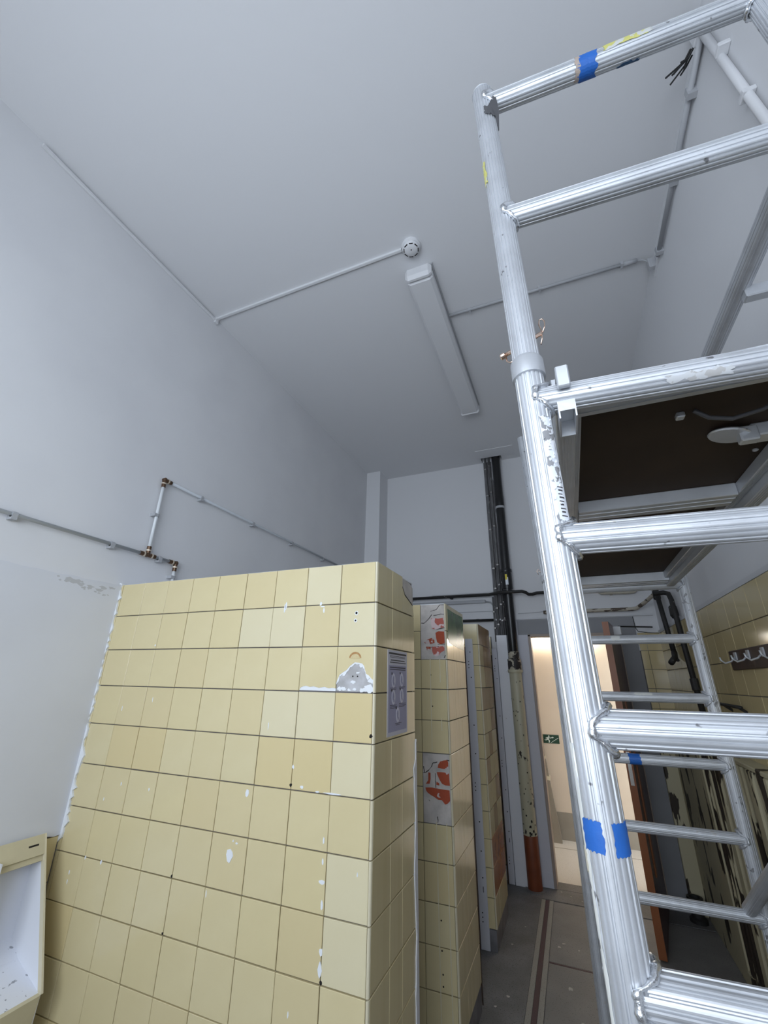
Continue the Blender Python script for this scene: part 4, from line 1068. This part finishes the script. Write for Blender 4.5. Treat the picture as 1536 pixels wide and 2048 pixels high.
# locking pin through the guard post
zq = 2.135
c = pn(zq)
pin = MB().tube((c.x - 0.036, c.y + 0.006, zq - 0.006), (c.x + 0.036, c.y - 0.006, zq + 0.014), 0.0042, 12).obj('locking_pin', 'copper_steel', g0, True)
MB().lathe((c.x - 0.036, c.y + 0.006, zq - 0.006), (-1, 0.1, -0.25), [(0.004, 0), (0.0068, 0.001), (0.0062, 0.008), (0.004, 0.010)], 12).obj('pin_head', 'copper_steel', pin)
MB().path([(c.x + 0.031, c.y - 0.006, zq - 0.012), (c.x + 0.035, c.y - 0.006, zq + 0.004), (c.x + 0.035, c.y - 0.006, zq + 0.022), (c.x + 0.032, c.y - 0.006, zq + 0.036), (c.x + 0.034, c.y - 0.006, zq + 0.046), (c.x + 0.039, c.y - 0.006, zq + 0.048), (c.x + 0.043, c.y - 0.006, zq + 0.040), (c.x + 0.042, c.y - 0.006, zq + 0.028), (c.x + 0.037, c.y - 0.006, zq + 0.015)], 0.0014, 6).obj('spring_clip', 'copper_steel', pin, True)
MB().path([(c.x - 0.034, c.y + 0.006, zq - 0.012), (c.x - 0.034, c.y + 0.006, zq - 0.022), (c.x - 0.028, c.y + 0.004, zq - 0.028), (c.x - 0.020, c.y, zq - 0.030)], 0.0014, 6).obj('spring_clip', 'copper_steel', pin, True)
b1, g1 = posts[('far', False)]
c = pf(2.115)
MB().path([(c.x - 0.04, c.y, 2.105), (c.x - 0.046, c.y, 2.125), (c.x - 0.038, c.y, 2.135), (c.x - 0.03, c.y, 2.12), (c.x - 0.02, c.y, 2.115)], 0.002, 6).obj('locking_pin', 'copper_steel', g1, True)
# tape on rungs
a, b = pn(RZ[0]), pn(RZ[0], True)
def rshell(rg, a, b, name, mt, t0, t1, a0, a1, r=RT - 0.0008, th=0.0005, jag=4, ref=(0, -1, 0)):
    MB().shell(a, b, r, a0, a1, t0, t1, ref, th, 12, 10, jag, 0.004).obj(name, mt, rg)
rshell(nr[0], a, b, 'blue_tape', 'blue_tape', 0.228, 0.268, -14, 150)
rshell(nr[0], a, b, 'brown_tape', 'frame_brown', 0.221, 0.230, -14, 120, jag=3)
rshell(nr[0], a, b, 'blue_tape', 'blue_tape_dark', 0.318, 0.362, 118, 150, jag=10)
rshell(nr[0], a, b, 'yellow_paint', 'yellow_paint', 0.285, 0.385, -24, 22, jag=9)
a, b = pn(RZ[2]), pn(RZ[2], True)
rshell(nr[2], a, b, 'paint_smear', 'grey_smear', 0.20, 0.29, 22, 50, th=0.0003, jag=9)
a, b = pf(RF[5]), pf(RF[5], True)
rshell(fr_[5], a, b, 'blue_tape', 'blue_tape', 0.250, 0.298, -120, 120, r=RT - 0.0035, jag=5)
a, b = pf(RF[3]), pf(RF[3], True)
rshell(fr_[3], a, b, 'paint_smear', 'cream_paint', 0.268, 0.308, -60, 10, r=RT - 0.0035, th=0.0003)
a, b = pf(RF[4]), pf(RF[4], True)
rshell(fr_[4], a, b, 'paint_smear', 'cream_paint', 0.325, 0.40, -62, -25, r=RT - 0.0035, th=0.0003)

# ------------------------------------------------------------------ scaffold platform hooked on the tower
pf_ = thing('scaffold_platform', 'dark plywood scaffold platform with aluminium side beams and trapdoor', 'platform')
ZB, ZPL = 1.990, 2.046
YA, YZ_ = -0.700, 1.060
def beam(x0, x1, y0, y1, z0, z1, nm, along):
    m = MB().cbox(x0, x1, y0, y1, z0, z1, 0.002)
    if along == 'y':
        for k in range(5):
            xx = x0 + (x1 - x0) * (k + 0.7) / 6
            m.box(xx, xx + 0.002, y0 + 0.002, y1 - 0.002, z0 - 0.0016, z0 + 0.002)
    else:
        for k in range(2):
            yy = y0 + (y1 - y0) * (k + 0.7) / 2.6
            m.box(x0 + 0.002, x1 - 0.002, yy, yy + 0.003, z0 - 0.0016, z0 + 0.002)
    return m.obj(nm, 'aluminium_beam', pf_)
sb = beam(0.655, 0.690, YA, YZ_, ZB, 2.070, 'side_beam', 'y')
beam(0.690, 0.704, YA, YZ_, ZB + 0.025, ZPL, 'inner_flange', 'y')
beam(1.120, 1.155, YA, YZ_, ZB, 2.070, 'side_beam', 'y')
beam(1.100, 1.120, YA, YZ_, ZB + 0.025, ZPL, 'inner_flange', 'y')
beam(0.690, 1.120, YA, YA + 0.045, ZB + 0.012, ZPL, 'end_beam', 'x')
beam(0.704, 1.100, -0.105, -0.020, ZB + 0.020, ZPL, 'cross_beam', 'x')
beam(0.690, 1.120, 0.965, 1.055, ZB + 0.012, ZPL, 'end_beam', 'x')
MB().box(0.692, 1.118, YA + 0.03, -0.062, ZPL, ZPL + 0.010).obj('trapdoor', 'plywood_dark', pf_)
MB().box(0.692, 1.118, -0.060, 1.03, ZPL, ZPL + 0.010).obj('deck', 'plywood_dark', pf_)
for xx in (0.662, 1.124):
    hk = MB().cbox(xx, xx + 0.021, YA - 0.068, YA + 0.01, 2.026, 2.044, 0.002)
    hk.cbox(xx, xx + 0.021, YA - 0.072, YA - 0.062, 1.999, 2.042, 0.002)
    hk.obj('hook', 'aluminium', pf_)
    ch = MB()
    ch.box(xx - 0.004, xx - 0.0015, YA - 0.060, YA + 0.005, 1.944, 1.9775).box(xx + 0.0215, xx + 0.024, YA - 0.060, YA + 0.005, 1.944, 1.9775)
    ch.box(xx - 0.0015, xx + 0.0215, YA - 0.060, YA - 0.0575, 1.958, 1.9775).box(xx - 0.0015, xx + 0.0215, YA + 0.002, YA + 0.005, 1.944, 1.9775)
    ch.obj('lock_channel', 'aluminium_dull', pf_)
    MB().box(xx - 0.0015, xx + 0.0215, YA - 0.0575, YA + 0.002, 1.9745, 1.9775).obj('channel_top', 'aluminium_dull', pf_)
for xx in (0.662, 1.124):
    MB().cbox(xx, xx + 0.021, YZ_ - 0.01, YZ_ + 0.072, 2.026, 2.046, 0.002).obj('hook', 'aluminium_dull', pf_)
# trapdoor latch, handle and hinges on the underside
lt = MB().cbox(1.035, 1.115, -0.435, -0.395, ZPL - 0.030, ZPL, 0.003).obj('latch_bracket', 'aluminium_dull', pf_)
MB().lathe((1.000, -0.42, ZPL - 0.016), (0.25, -0.1, 1), [(0.036, 0), (0.038, 0.003), (0.036, 0.006)], 24).obj('latch_disc', 'aluminium', lt)
MB().cbox(1.012, 1.045, -0.44, -0.415, ZPL - 0.040, ZPL - 0.006, 0.003).obj('latch_arm', 'aluminium_dull', lt)
MB().cbox(0.885, 0.90, -0.535, -0.518, ZPL - 0.012, ZPL, 0.002).obj('handle_mount', 'aluminium_dull', pf_)
MB().path([(0.915, -0.535, ZPL - 0.004), (0.94, -0.522, ZPL - 0.018), (0.98, -0.512, ZPL - 0.024), (1.03, -0.515, ZPL - 0.016), (1.06, -0.525, ZPL - 0.003)], 0.0045, 8).obj('handle', 'gaffer_tape', pf_, True)
for (x, yq) in ((1.085, -0.30), (0.715, -0.62)):
    MB().lathe((x, yq, ZPL), (0, 0, -1), [(0.006, 0), (0.006, 0.003), (0.003, 0.005)], 10).obj('rivet', 'aluminium_dull', pf_)
